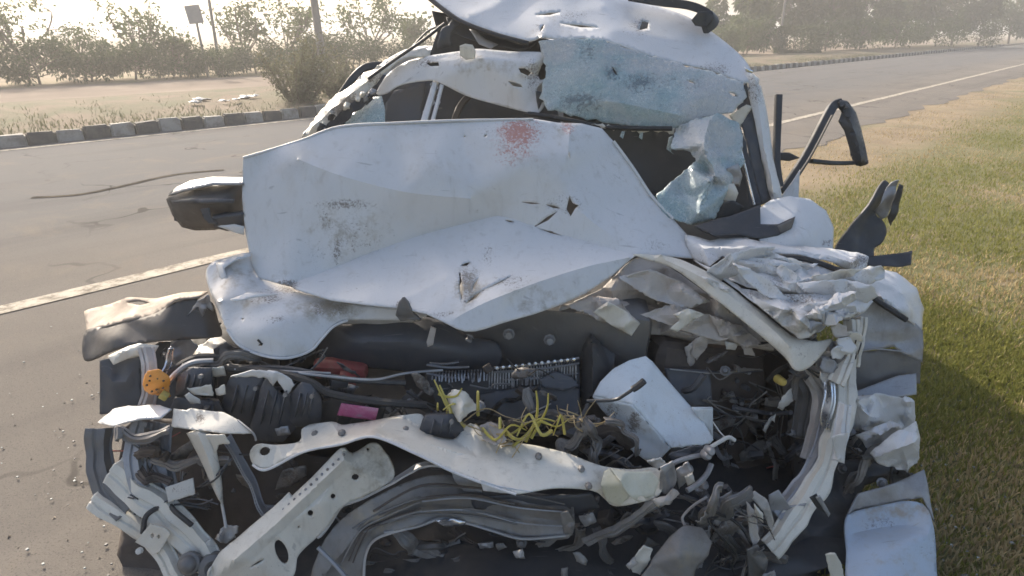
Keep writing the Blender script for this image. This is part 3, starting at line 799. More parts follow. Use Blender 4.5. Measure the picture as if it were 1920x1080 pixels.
# ---- body behind the wreck (doors, quarters, floor, rear), in metres
def side_map(sgn):
    return lambda a: np.stack([a[:, 2], a[:, 0], a[:, 1]], 1)
def side(sgn, x0, x1, nm, mat='white_paint'):
    X = lambda y: x0 + (x1 - x0) * (y - 2.45) / 3.0
    bel = lambda z: sgn * .05 * math.sin(min(1, max(0, (z - .2) / .8)) * math.pi)
    def pt(y, z): return (y, z, X(y) + bel(z))
    door = [pt(*q) for q in ((2.5, .34), (3.5, .24), (3.52, .6), (3.5, .93), (3.0, .95), (2.55, .96), (2.45, .7))]
    o = sheet('front_door', door, mat, car, ctrl=[pt(2.9, .6), pt(3.2, .6), pt(3.0, .4)], grid=.06, relax=3, crumple=.025, lam=.5, thick=.03, mapf=side_map(sgn))
    beam('door_handle', [Vector((X(3.35) + sgn * .06, 3.3, .80)), Vector((X(3.4) + sgn * .075, 3.38, .805)), Vector((X(3.45) + sgn * .06, 3.46, .80))], rect(.018, .022), 'black_plastic', o, up=Vector((0, 0, 1)))
    q = [pt(*a) for a in ((3.54, .24), (4.05, .24), (4.12, .42), (4.28, .58), (4.5, .62), (4.72, .56), (4.86, .40), (4.9, .26), (5.2, .30), (5.25, .6), (5.15, .96), (4.5, .97), (3.54, .94))]
    sheet('rear_quarter', q, mat, car, ctrl=[pt(3.8, .6), pt(4.4, .8), pt(5, .7)], grid=.06, relax=3, crumple=.012, lam=.6, thick=.03, mapf=side_map(sgn))
    beam('roof_rail', [Vector((X(3.0) - sgn * .16, 3.0, 1.33)), Vector((X(3.6) - sgn * .18, 3.7, 1.38)), Vector((X(4.5) - sgn * .20, 4.5, 1.34)), Vector((X(5.1) - sgn * .1, 5.05, 1.0))], rect(.06, .05), mat, car, up=Vector((0, 0, 1)))
    beam('centre_pillar', [Vector((X(3.5) - sgn * .02, 3.5, .95)), Vector((X(3.5) - sgn * .17, 3.55, 1.36))], rect(.03, .10), 'black_plastic', car, up=Vector((0, 1, 0)))
    gl = [(3.56, .96, X(3.56) - sgn * .03), (4.4, .98, X(4.4) - sgn * .03), (4.35, 1.33, X(4.4) - sgn * .18), (3.62, 1.35, X(3.6) - sgn * .17)]
    sheet('rear_side_glass', gl, 'black_plastic', car, grid=.1, thick=.004, mapf=side_map(sgn))
    # rear wheel
    c = Vector((X(4.5) - sgn * .1, 4.5, .29))
    w = turned('rear_wheel', c, [(.16, -.08), (.17, -.085), (.26, -.09), (.283, -.06), (.285, 0), (.283, .06), (.26, .09), (.17, .085), (.16, .08)], 'rubber', car, Vector((sgn, 0, 0)), 28)
    turned('rim', c, [(.01, .03), (.05, .035), (.06, .05), (.13, .045), (.165, .075), (.17, .06)], 'grey_metal', w, Vector((sgn, 0, 0)), 24)
side(-1, -.74, -.66, 'near'); side(1, .90, .84, 'far')
idm = lambda a: a.copy()
sheet('floor_pan', [(-.70, 1.9, .22), (.88, 1.9, .22), (.80, 5.15, .26), (-.62, 5.15, .26)], 'dark_metal', car, grid=.15, crumple=.03, lam=.6, thick=.02, mapf=idm)
sheet('rear_roof', [(-.44, 3.05, 1.40), (.0, 3.0, 1.46), (.62, 3.05, 1.42), (.60, 4.2, 1.43), (.52, 4.95, 1.30), (-.36, 4.95, 1.30), (-.43, 4.2, 1.42)], 'white_paint', car, ctrl=[(.1, 4, 1.47)], grid=.08, relax=5, crumple=.02, lam=.5, thick=.012, mapf=idm)
sheet('tailgate', [(-.60, .30, 5.22), (.78, .30, 5.22), (.80, .95, 5.18), (.60, 1.3, 4.97), (-.40, 1.3, 4.97), (-.62, .95, 5.18)], 'white_paint', car, grid=.1, relax=4, crumple=.01, lam=.5, thick=.03, mapf=lambda a: np.stack([a[:, 0], a[:, 2], a[:, 1]], 1))
# bulkhead behind the engine bay, dark
sheet('bulkhead', [(-.72, .12, 2.28), (.92, .12, 2.28), (.90, .62, 2.22), (.84, .86, 2.3), (.5, .92, 2.36), (0, .96, 2.40), (-.5, 1.0, 2.42), (-.68, .86, 2.34)], 'dark_metal', car, grid=.05, crumple=.05, lam=.25, thick=.01, mapf=lambda a: np.stack([a[:, 0], a[:, 2], a[:, 1]], 1))
sheet('dashboard', [(-.62, 2.45, .95), (.0, 2.42, .93), (.80, 2.35, .86), (.82, 2.8, .95), (.1, 2.9, 1.0), (-.62, 2.9, .98)], 'black_plastic', car, ctrl=[(.1, 2.65, 1.0)], grid=.06, relax=3, crumple=.05, lam=.3, thick=.03, mapf=idm)
def seat(x, y, lean):
    b = block('seat_back', Vector((x, y, .92)), (.46, .16, .62), 'seat_cloth', car, (R(lean), 0, R(4)), .05, 3, .015)
    block('headrest', Vector((x, y + .09, 1.27)), (.26, .10, .17), 'seat_cloth', b, (R(lean), 0, R(4)), .04, 3)
seat(-.30, 3.35, -12); seat(.50, 3.3, -8)
# dark sheets added for the shade inside the cabin behind the openings
sheet('headliner_dark_sheet', K(2.95, [(810, 20), (860, 30), (960, 60), (1060, 80), (1060, 160), (900, 150), (800, 120), (820, 60)]), 'black_plastic', car, crumple=.03, lam=.2, thick=.01)
sheet('cabin_shade_panel', K(3.0, [(690, 140), (830, 140), (1040, 190), (1060, 260), (680, 260)]), 'dark_plastic', car, crumple=.02, lam=.2, thick=.01)
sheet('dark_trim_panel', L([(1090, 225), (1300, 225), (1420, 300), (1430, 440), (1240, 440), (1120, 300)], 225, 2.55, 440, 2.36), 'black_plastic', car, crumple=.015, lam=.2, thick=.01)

# ---- bonnet: stood up and folded, one big sheet with a fold across it
B_out = [(456, 296, 2.06), (508, 281, 2.09), (566, 263, 2.12), (636, 238, 2.16), (740, 231, 2.17), (860, 226, 2.18), (1000, 224, 2.19), (1046, 231, 2.20), (1090, 232, 2.22), (1128, 241, 2.24), (1152, 268, 2.23),
         (1186, 314, 2.20), (1222, 368, 2.16), (1262, 410, 2.12), (1300, 455, 2.06), (1312, 486, 2.0), (1262, 482, 1.97), (1192, 478, 1.92),
         (1150, 516, 1.86), (1098, 550, 1.80), (1050, 572, 1.76), (1000, 590, 1.72), (936, 608, 1.69), (910, 617, 1.675), (890, 622, 1.665), (872, 622, 1.66), (856, 617, 1.66), (830, 604, 1.67), (800, 590, 1.69), (756, 579, 1.72), (690, 572, 1.74), (620, 562, 1.78), (560, 545, 1.82), (536, 536, 1.85),
         (508, 528, 1.88), (486, 522, 1.9), (474, 500, 1.93), (462, 440, 1.98), (455, 370, 2.02)]
ridge1 = [(545, 533, 1.87), (620, 505, 1.93), (700, 472, 1.98), (800, 438, 2.02), (900, 412, 2.04), (940, 406, 2.04), (1000, 424, 2.02), (1090, 450, 1.98), (1188, 477, 1.93)]
ridge2 = [(850, 600, 1.675), (890, 578, 1.70), (950, 552, 1.73), (1020, 526, 1.78), (1100, 500, 1.84), (1180, 482, 1.905)]
B_ctrl = [(600, 320, 2.03), (800, 320, 2.03), (1000, 300, 2.06), (560, 420, 1.97), (700, 400, 1.99), (900, 350, 2.03), (1060, 330, 2.07), (1120, 400, 2.03), (1200, 430, 2.02), (1060, 270, 2.13),
          (700, 540, 1.80), (800, 500, 1.88), (900, 480, 1.91), (1000, 470, 1.93), (860, 540, 1.77), (960, 570, 1.735), (1080, 530, 1.80)]
holes = [[(1062, 392), (1068, 366), (1074, 380), (1086, 385), (1078, 392), (1070, 406)],
         sliver(976, 379, 1014, 382, 2.2), sliver(1022, 383, 1052, 391, 3.2), sliver(1002, 426, 1046, 396, 4.0), sliver(1004, 427, 1058, 443, 2.4), sliver(945, 413, 966, 418, 2.5),
         sliver(862, 500, 884, 492, 4), sliver(866, 566, 862, 512, 3.2), sliver(872, 572, 906, 545, 4), sliver(884, 548, 898, 520, 2.5), sliver(905, 546, 960, 520, 2.2),
         [(524, 540), (536, 535), (548, 537), (540, 545), (530, 546)], sliver(906, 258, 914, 252, 2), sliver(868, 257, 874, 255, 1.5), sliver(1068, 300, 1066, 280, 1.5)]
bonnet = sheet('bonnet', B_out, 'white_paint', car, ctrl=B_ctrl, ridges=[ridge1, ridge2, [(1068, 246, 2.165), (1064, 290, 2.095), (1058, 340, 2.05), (1050, 372, 2.035)], [(1092, 400, 2.005), (1130, 430, 1.985), (1180, 455, 1.965)], [(560, 300, 2.045), (640, 330, 2.012), (760, 360, 2.0), (880, 372, 2.01)], [(760, 560, 1.75), (840, 520, 1.815), (900, 508, 1.845)]], holes=holes, grid=7, relax=8, smooth_edge=False, crumple=.0045, lam=.34, thick=.004, angle=22,
    marks=[(650, 383, 80, 16, .62), (612, 412, 22, 34, .55), (660, 440, 90, 70, .44), (632, 470, 13, 44, .66), (690, 455, 50, 30, .45), (600, 470, 40, 50, .40), (600, 480, 26, 28, .4), (875, 535, 30, 50, .7), (890, 395, 20, 10, .45), (915, 480, 22, 34, .5), (960, 530, 60, 24, .5), (540, 535, 30, 14, .8), (757, 572, 20, 14, .8), (820, 590, 60, 12, .5), (920, 250, 30, 20, .5), (980, 240, 50, 22, .45), (1060, 380, 70, 40, .45), (1160, 340, 30, 20, .4), (1230, 460, 40, 16, .5), (700, 540, 140, 12, .35)],
    mud=[(650, 430, 90, 70, .5), (1060, 260, 60, 40, .45), (960, 290, 80, 40, .35), (880, 545, 50, 50, .6), (1000, 560, 80, 40, .5), (540, 520, 60, 30, .4)],
    red=[(972, 250, 44, 32, 1.15), (966, 278, 48, 40, .75), (1064, 240, 16, 14, .9), (1000, 245, 40, 16, .5)])
tube('hem', [(456, 296, 2.055), (508, 281, 2.085), (566, 263, 2.115), (636, 238, 2.155), (740, 231, 2.165), (860, 226, 2.175), (1000, 224, 2.185)], .005, 'white_paint', bonnet, 6)
tube('hem', [(1150, 265, 2.225), (1186, 314, 2.195), (1222, 368, 2.155), (1262, 410, 2.115)], .006, 'white_paint', bonnet, 6)
tube('seal_gap_strip', [(1140, 262, 2.235), (1178, 316, 2.21), (1214, 372, 2.17), (1252, 412, 2.13)], .006, 'rubber', bonnet, 6)
# underside of the bonnet, right: dusty inner skin with pressed ribs
inner = sheet('bonnet_inner_skin', [(1192, 484, 1.94), (1252, 500, 1.92), (1330, 553, 1.86), (1400, 606, 1.82), (1452, 655, 1.78), (1400, 650, 1.80), (1340, 645, 1.83), (1290, 640, 1.86), (1235, 628, 1.88), (1186, 626, 1.86), (1140, 600, 1.86), (1090, 565, 1.86), (1130, 540, 1.88)], 'beige_primer', car,
    ctrl=[(1230, 560, 1.96), (1300, 590, 1.92)], ridges=[[(1150, 560, 1.87), (1240, 575, 1.98), (1330, 600, 1.90)]], holes=[ringloop(1234, 566, 4, 4), sliver(1236, 560, 1260, 557, 3)], grid=6, relax=1, facet=(24, .03), crumple=.006, lam=.10, thick=.003, angle=18, mud=[(1250, 580, 140, 70, .4)], marks=[(1300, 620, 80, 30, .4)])
sheet('torn_flap', K(1.78, [(1112, 585), (1140, 565), (1176, 585), (1200, 606), (1184, 630), (1150, 612)]), 'dusty_white_paint', inner, grid=5, facet=(7, .02), thick=.002)
sheet('torn_flap', K(1.76, [(1262, 590), (1290, 578), (1320, 590), (1300, 600), (1270, 622), (1255, 616), (1275, 600)]), 'dusty_white_paint', inner, grid=5, facet=(7, .02), thick=.002)
for q in ([(1160, 520), (1220, 505), (1280, 530), (1330, 566), (1290, 580), (1220, 560)], [(1200, 590), (1260, 570), (1330, 590), (1400, 625), (1350, 640), (1280, 620)], [(1060, 572), (1110, 555), (1160, 560), (1190, 600), (1130, 604)], [(1330, 590), (1390, 612), (1440, 650), (1400, 652), (1350, 630)]):
    sheet('torn_inner_sheet', L(q, 500, 1.86, 660, 1.76), 'beige_primer' if q[0][0] != 1160 else 'inner_primer', inner, grid=6, facet=(10, .025), thick=.002, jag=.8, angle=16)
sheet('bonnet_inner_skin', L([(890, 626), (960, 605), (1040, 580), (1100, 556), (1150, 600), (1180, 640), (1120, 665), (1020, 668), (930, 668)], 556, 1.86, 668, 1.92), 'inner_primer', car, grid=7, facet=(14, .025), thick=.003, angle=18)
sheet('hinge_rib', L([(1050, 570), (1110, 575), (1180, 625), (1220, 640), (1200, 655), (1130, 640), (1090, 610), (1040, 600)], 570, 1.85, 655, 1.84), 'grey_metal', car, grid=8, crumple=.015, lam=.10)
# lip: the long curved edge strip running down to the right
sheet('bonnet_edge_strip', [(1186, 477, 1.90), (1230, 478, 1.89), (1275, 487, 1.87), (1330, 514, 1.83), (1395, 558, 1.78), (1450, 604, 1.73), (1490, 634, 1.70), (1530, 640, 1.69), (1560, 636, 1.70), (1545, 660, 1.67), (1515, 690, 1.64), (1490, 694, 1.63), (1470, 668, 1.66), (1410, 616, 1.71), (1340, 560, 1.77), (1270, 508, 1.84), (1225, 490, 1.88)], 'dusty_white_paint', car,
    ridges=[[(1240, 483, 1.87), (1330, 530, 1.79), (1420, 594, 1.725), (1480, 650, 1.655)]], grid=7, relax=3, crumple=.008, lam=.12, thick=.005, marks=[(1500, 660, 40, 30, .4)])
# lower-left: the bonnet's lower lip sweeping down into a rounded tongue
fender_l = sheet('bonnet_lower_lip', [(386, 512, 1.90), (398, 492, 1.92), (430, 482, 1.94), (468, 476, 1.96), (480, 512, 1.93), (510, 530, 1.90), (540, 538, 1.88), (600, 556, 1.84), (680, 572, 1.80), (756, 580, 1.77), (800, 592, 1.74), (760, 600, 1.76), (700, 600, 1.78), (650, 601, 1.78), (624, 612, 1.76), (604, 634, 1.72), (586, 654, 1.69), (560, 666, 1.67), (528, 671, 1.65), (486, 664, 1.655), (448, 646, 1.67), (426, 618, 1.70), (408, 575, 1.77), (394, 545, 1.84)], 'white_paint', car,
    ctrl=[(450, 530, 1.83), (520, 600, 1.70), (480, 625, 1.665), (580, 590, 1.75), (430, 512, 1.87), (540, 640, 1.665)], ridges=[[(412, 566, 1.76), (470, 556, 1.79), (540, 570, 1.775), (640, 584, 1.785)]], holes=[sliver(484, 648, 494, 643, 4), sliver(452, 600, 460, 598, 2)], grid=7, relax=4, crumple=.003, lam=.3, thick=.004, angle=24, marks=[(500, 560, 60, 20, .6), (620, 580, 60, 20, .7), (545, 545, 60, 12, .7), (520, 600, 40, 14, .5), (430, 530, 30, 30, .4)], mud=[(440, 520, 60, 40, .6), (620, 580, 90, 26, .8), (480, 570, 60, 20, .5)])
sheet('torn_flap', [(405, 494, 1.90), (432, 482, 1.92), (470, 473, 1.94), (470, 482, 1.92), (440, 489, 1.89), (420, 503, 1.87), (428, 532, 1.84), (412, 520, 1.86)], 'white_paint', fender_l, grid=5, facet=(4, .01))
sheet('torn_flap', [(432, 562, 1.75), (465, 548, 1.77), (520, 552, 1.78), (470, 559, 1.75), (440, 566, 1.74)], 'white_paint', fender_l, grid=5, facet=(3, .006))
tube('hem', [(426, 618, 1.695), (448, 647, 1.665), (486, 665, 1.65), (528, 672, 1.645), (560, 667, 1.665), (586, 655, 1.685), (604, 635, 1.715), (626, 612, 1.755), (652, 601, 1.775)], .004, 'white_paint', fender_l, 6)
sheet('mirror_bracket_cover', K(1.98, [(408, 424), (440, 420), (458, 424), (458, 440), (436, 434)]), 'white_paint', car, grid=6, crumple=.005)

# ---- door mirror on the left
mo = [(314, 372), (330, 356), (356, 343), (400, 337), (456, 338), (458, 372), (457, 418), (430, 424), (402, 430), (366, 431), (342, 425), (324, 402)]
mir = sheet('door_mirror', K(2.10, mo), 'grey_plastic', car, ctrl=[(380, 378, 1.99), (420, 376, 1.985), (350, 380, 2.03), (400, 405, 2.03), (440, 360, 2.02), (440, 400, 2.03)], grid=6, relax=8, thick=.006)
sheet('mirror_back', K(2.13, mo), 'dark_plastic', mir, ctrl=[(390, 385, 2.17)], grid=8, relax=4, thick=.02)
sheet('mirror_top_highlight', [(316, 367, 2.07), (332, 352, 2.08), (358, 340, 2.085), (400, 333, 2.085), (457, 334, 2.085), (457, 346, 2.02), (400, 346, 2.015), (350, 357, 2.03)], 'grey_metal', mir, grid=6, relax=2, thick=.006)  # paler strip, the sun's highlight along the housing top put into its colour
sheet('trim_strip', [(322, 376, 2.055), (360, 373, 2.0), (440, 373, 1.985), (438, 381, 1.985), (380, 381, 1.985), (325, 381, 2.05)], 'dark_plastic', mir, grid=5, relax=1, thick=.005)
sheet('mirror_glass_edge', K(1.99, [(376, 392), (392, 390), (398, 412), (410, 420), (392, 420), (382, 408)]), 'dark_plastic', mir, grid=5, thick=.004)
sheet('mirror_foot', L([(398, 405), (458, 398), (458, 428), (428, 430), (404, 424)], 398, 2.0, 430, 2.02), 'dark_plastic', mir, grid=6, thick=.02)

# ---- roof and windscreen
roof = sheet('roof', [(770, -70, 2.95), (804, -4, 2.74), (834, 18, 2.68), (868, 40, 2.62), (930, 63, 2.56), (990, 79, 2.52), (1012, 72, 2.52), (1050, 74, 2.52), (1130, 76, 2.51), (1240, 112, 2.50), (1330, 132, 2.48), (1398, 156, 2.46), (1412, 146, 2.48), (1396, 112, 2.56), (1345, 68, 2.66), (1285, 30, 2.76), (1196, 0, 2.86), (1120, -30, 2.92), (1040, -75, 3.0)], 'white_paint', car,
    ctrl=[(900, 10, 2.715), (960, 40, 2.63), (1100, 40, 2.64), (1180, 30, 2.73), (1320, 100, 2.565), (1000, -20, 2.83), (1100, 0, 2.78)], ridges=[[(1060, 66, 2.54), (1150, 58, 2.585), (1260, 78, 2.585), (1350, 106, 2.555)], [(1016, 70, 2.515), (1022, 48, 2.585), (1060, 28, 2.665), (1130, 14, 2.73)], [(880, 30, 2.635), (940, 4, 2.72), (980, -40, 2.87)], [(1230, 56, 2.65), (1290, 60, 2.66), (1360, 90, 2.60)]],
    holes=[sliver(1048, 45, 1124, 53, 3.0), [(1198, 58), (1204, 40), (1216, 42), (1214, 54)], sliver(1002, 30, 1052, 24, 3), sliver(1012, 62, 1020, 46, 3)], grid=8, relax=5, crumple=.004, lam=.40, thick=.004, angle=18,
    marks=[(1200, 50, 30, 26, .6), (1070, 30, 60, 20, .5), (1010, 60, 20, 30, .5), (1180, 60, 40, 20, .4), (1340, 130, 50, 20, .6)], mud=[(1040, 60, 80, 40, .4)])
tube('gutter', [(804, -4, 2.735), (834, 20, 2.675), (868, 42, 2.615), (930, 65, 2.555), (990, 81, 2.515)], .009, 'rubber', roof, 6)
sheet('windscreen', [(1012, 78, 2.50), (1060, 72, 2.50), (1126, 74, 2.49), (1240, 112, 2.48), (1330, 134, 2.46), (1392, 156, 2.44), (1398, 182, 2.42), (1372, 212, 2.38), (1310, 226, 2.36), (1266, 242, 2.34), (1200, 238, 2.35), (1130, 230, 2.36), (1070, 216, 2.38), (1026, 204, 2.40), (1014, 180, 2.42), (1024, 130, 2.46)], 'crushed_glass', car,
    ctrl=[(1130, 150, 2.40), (1230, 180, 2.37), (1310, 180, 2.38), (1080, 120, 2.44)], ridges=[[(1022, 200, 2.40), (1140, 190, 2.355), (1270, 215, 2.33)]], holes=[sliver(1146, 124, 1158, 144, 3), sliver(1364, 174, 1382, 182, 4), sliver(1285, 150, 1305, 158, 2)], grid=7, relax=2, crumple=.012, lam=.26, thick=.004, angle=20, jag=1.4, smooth_edge=False,
    marks=[(1090, 190, 60, 28, .8), (1200, 155, 60, 26, .75), (1100, 100, 40, 40, .6), (1310, 160, 50, 26, .7), (1150, 135, 24, 24, .8), (1240, 150, 50, 20, .6), (1260, 200, 60, 14, .5)], mud=[(1345, 195, 75, 55, .9), (1040, 90, 50, 30, .8), (1250, 120, 120, 22, .8), (1180, 90, 80, 20, .7)])
sheet('windscreen_sheet', [(1266, 242, 2.32), (1296, 226, 2.32), (1346, 214, 2.33), (1386, 232, 2.34), (1394, 262, 2.30), (1390, 286, 2.28), (1398, 302, 2.26), (1382, 322, 2.24), (1366, 352, 2.20), (1352, 384, 2.16), (1338, 410, 2.13), (1296, 422, 2.10), (1252, 408, 2.12), (1232, 384, 2.14), (1232, 364, 2.16), (1258, 342, 2.19), (1288, 318, 2.21), (1306, 302, 2.23), (1294, 284, 2.25), (1256, 280, 2.26), (1262, 262, 2.29)], 'crushed_glass', car,
    ctrl=[(1320, 270, 2.20), (1310, 350, 2.13), (1345, 300, 2.22)], ridges=[[(1330, 225, 2.30), (1320, 280, 2.18), (1340, 330, 2.16), (1310, 400, 2.07)], [(1300, 320, 2.19), (1330, 340, 2.12), (1350, 370, 2.15)]], grid=5, relax=1, smooth_edge=False, facet=(20,.013), crumple=.006, lam=.12, thick=.003, fine=.002, angle=20, jag=1.0, marks=[(1340, 280, 30, 40, .5)], mud=[(1320, 260, 70, 40, 1.0), (1345, 330, 30, 30, .7)])
sheet('glass_edge_trim', K(2.335, [(1110, 232), (1200, 240), (1266, 240), (1262, 252), (1246, 246), (1222, 248), (1204, 250), (1180, 244), (1150, 244), (1140, 240)]), 'dusty_white_paint', car, grid=5, crumple=.006, lam=.06, jag=1.2)
tube('seal_gap_strip', [(985, 212, 2.47), (1040, 220, 2.40), (1100, 232, 2.36), (1160, 240, 2.33), (1260, 241, 2.32)], .009, 'rubber', car, 6)
for q in ([(1254, 258), (1262, 254), (1258, 284), (1264, 290), (1250, 280)], [(1200, 250), (1206, 248), (1204, 262), (1198, 258)], [(1166, 246), (1172, 246), (1168, 260), (1162, 256)]):
    sheet('hanging_shard', K(2.33, q), 'crushed_glass', car, grid=4, crumple=.004, lam=.04)
# torn front header and rail, left of the windscreen
head = sheet('roof_header', [(706, 176, 2.58), (726, 142, 2.60), (760, 116, 2.60), (800, 105, 2.58), (860, 97, 2.56), (900, 92, 2.55), (960, 97, 2.53), (1020, 101, 2.50), (1014, 122, 2.50), (1008, 140, 2.50), (1024, 150, 2.49), (1006, 168, 2.48), (1022, 190, 2.46), (1010, 212, 2.45), (986, 210, 2.46), (930, 196, 2.48), (876, 180, 2.50), (822, 154, 2.52), (792, 152, 2.54), (752, 160, 2.56), (726, 176, 2.57)], 'white_paint', car,
    ctrl=[(860, 130, 2.50), (960, 150, 2.46), (780, 130, 2.56)], ridges=[[(800, 118, 2.56), (900, 110, 2.50), (1000, 120, 2.47)]], holes=[[(972, 128), (984, 128), (996, 136), (990, 142), (976, 136)], [(952, 152), (974, 158), (980, 164), (962, 162)], [(800, 118), (822, 116), (824, 124), (806, 124)], [(1008, 142), (1030, 142), (1030, 150), (1012, 150)]], grid=6, relax=2, crumple=.008, lam=.22, thick=.004, marks=[(800, 118, 40, 14, .6), (1000, 140, 30, 50, .6), (870, 105, 30, 14, .6)], mud=[(900, 120, 100, 30, .5)])
sheet('torn_flap', K(2.49, [(862, 86), (872, 82), (886, 84), (892, 96), (890, 110), (874, 112), (862, 104)]), 'dusty_white_paint', head, grid=5, crumple=.01, lam=.06)
sheet('torn_flap', K(2.44, [(1004, 170), (1030, 176), (1026, 186), (1016, 192), (1010, 206), (1006, 190)]), 'black_plastic', head, grid=5, crumple=.006, lam=.06)
sheet('grab_rail', L([(836, 32), (860, 38), (900, 60), (960, 76), (1006, 80), (990, 92), (930, 90), (880, 72), (846, 58)], 32, 2.78, 92, 2.66), 'dark_plastic', car, grid=7, crumple=.02, lam=.1)
sheet('roof_bow', L([(880, 55), (892, 58), (910, 74), (934, 84), (920, 92), (898, 82)], 55, 2.66, 92, 2.62), 'grey_metal', car, grid=6, crumple=.008, lam=.1)
sheet('torn_lining', L([(826, 60), (850, 34), (866, 44), (846, 62), (848, 84), (820, 92)], 30, 2.72, 92, 2.7), 'dark_plastic', car, grid=6, crumple=.02, lam=.08, jag=1.5)
# left front pillar: bright edge, dark seal, torn bits
pl = sheet('windscreen_pillar', [(566, 258, 2.42), (590, 226, 2.46), (620, 194, 2.50), (656, 162, 2.54), (690, 136, 2.57), (730, 112, 2.60), (770, 98, 2.61), (800, 92, 2.60), (806, 104, 2.58), (764, 112, 2.58), (724, 134, 2.56), (704, 158, 2.54), (680, 180, 2.50), (640, 214, 2.46), (606, 246, 2.42)], 'dusty_white_paint', car, ridges=[[(590, 238, 2.40), (660, 176, 2.48), (720, 124, 2.56)]], grid=6, relax=1, crumple=.016, lam=.08, thick=.005, jag=.8, marks=[(640, 195, 50, 40, .8), (700, 145, 40, 30, .6)])
sheet('pillar_seal', L([(600, 250), (622, 226), (656, 196), (690, 172), (706, 170), (700, 186), (668, 210), (636, 240)], 170, 2.48, 250, 2.40), 'rubber', pl, grid=5, crumple=.012, lam=.05, jag=1.0)
rt = random.Random(9)
for i in range(13):
    t_ = rt.random(); x, y = 600 + 110 * t_ + rt.uniform(-4, 4), 240 - 76 * t_ + rt.uniform(-8, 8); s_ = rt.uniform(.5, 1.2)
    q = [(x + s_ * rt.uniform(4, 12) * math.cos(a), y + s_ * rt.uniform(4, 12) * math.sin(a)) for a in (0, 1.1, 2.3, 3.4, 4.5, 5.5)]
    sheet('torn_trim', K(2.38 + .1 * t_, q), rt.choice(['grey_metal', 'dusty_white_paint', 'rubber', 'dirty_metal', 'rubber']), pl, grid=4, facet=(4, .02), jag=.5)
beam('door_frame', [(610, 222, 2.75), (640, 180, 2.78), (664, 146, 2.8), (690, 126, 2.82), (730, 124, 2.84)], rect(.030, .030), 'black_plastic', car)
tube('wiper_arm', [(690, 148, 2.5), (740, 112, 2.5), (790, 78, 2.5), (834, 44, 2.5)], .006, 'black_plastic', car)
tube('wiper_arm', [(770, 92, 2.52), (800, 60, 2.55), (828, 48, 2.56)], .004, 'black_plastic', car)
sheet('quarter_glass', L([(630, 236), (662, 212), (700, 182), (716, 180), (722, 205), (722, 240), (640, 242)], 180, 2.56, 242, 2.46), 'crushed_glass', car, grid=7, crumple=.008, lam=.1, thick=.004)
sheet('door_pillar', L([(788, 232), (812, 154), (822, 154), (800, 232)], 154, 2.54, 232, 2.46), 'white_paint', car, grid=6, crumple=.004, lam=.1, thick=.02)
sheet('door_pillar', L([(806, 232), (826, 158), (832, 160), (813, 232)], 158, 2.52, 232, 2.45), 'white_paint', car, grid=5, crumple=.004, lam=.1, thick=.01)
sheet('door_glass', L([(720, 240), (722, 196), (740, 170), (800, 154), (786, 236)], 154, 2.68, 240, 2.62), 'dark_plastic', car, grid=9, thick=.004)
tube('seat_belt', [(850, 232, 2.8), (862, 200, 2.82), (880, 178, 2.84)], .016, 'grey_plastic', car, 5)

sheet('torn_card', K(2.20, [(1346, 348), (1376, 344), (1384, 362), (1376, 384), (1350, 372)]), 'dusty_white_paint', car, grid=5, facet=(3, .01))
sheet('torn_card', K(2.22, [(1362, 316), (1384, 306), (1392, 330), (1386, 350), (1364, 342)]), 'grey_metal', car, grid=5, facet=(3, .01))
sheet('dark_trim_panel', K(2.17, [(1340, 380), (1376, 376), (1396, 388), (1384, 402), (1340, 410)]), 'black_plastic', car, grid=5, facet=(3, .01))

sheet('headliner_dark_sheet', [(780, -60, 3.02), (830, 4, 2.80), (900, 36, 2.74), (1000, 66, 2.66), (1120, 70, 2.62), (1240, 104, 2.60), (1380, 140, 2.56), (1392, 120, 2.62), (1340, 74, 2.74), (1280, 38, 2.84), (1190, 8, 2.94), (1040, -65, 3.08)], 'black_plastic', car, ctrl=[(1000, 20, 2.84), (1180, 40, 2.84)], grid=12, thick=.006)  # dark sheet added behind the roof, blocks sky showing through its slots
# ---- right side: pillar, window frame, crumpled fender
rp = sheet('windscreen_pillar', [(1398, 128, 2.50), (1424, 148, 2.50), (1434, 200, 2.46), (1446, 280, 2.40), (1466, 372, 2.30), (1448, 378, 2.29), (1428, 300, 2.36), (1416, 230, 2.42), (1404, 180, 2.46)], 'white_paint', car, ridges=[[(1412, 140, 2.47), (1424, 220, 2.42), (1450, 360, 2.28)]], grid=6, relax=1, crumple=.008, lam=.1, thick=.006, holes=[ringloop(1426, 156, 4, 5)], marks=[(1415, 170, 30, 40, .6)])
sheet('pillar_trim', L([(1378, 190), (1404, 176), (1414, 196), (1420, 250), (1432, 310), (1448, 376), (1428, 384), (1414, 330), (1398, 270), (1388, 220)], 176, 2.48, 384, 2.30), 'dark_plastic', rp, grid=6, crumple=.014, lam=.08)
sheet('pillar_trim', L([(1368, 226), (1384, 232), (1400, 272), (1416, 340), (1428, 384), (1408, 388), (1396, 330), (1380, 272)], 226, 2.42, 388, 2.26), 'black_plastic', rp, grid=6, crumple=.01, lam=.08)
beam('bright_trim', [(1386, 270, 2.30), (1396, 310, 2.27), (1414, 384, 2.22)], rect(.007, .012), 'chrome', rp)
sheet('torn_flap', K(2.44, [(1366, 216), (1400, 196), (1412, 200), (1394, 226), (1398, 240), (1380, 236)]), 'dusty_white_paint', rp, grid=5, crumple=.012, lam=.07)
sheet('torn_flap', K(2.47, [(1374, 184), (1386, 168), (1400, 154), (1404, 180), (1392, 196)]), 'dark_plastic', rp, grid=5, crumple=.01, lam=.07)
sheet('torn_flap', K(2.40, [(1396, 126), (1412, 132), (1410, 138), (1398, 134)]), 'chrome', rp, grid=4, crumple=.004)
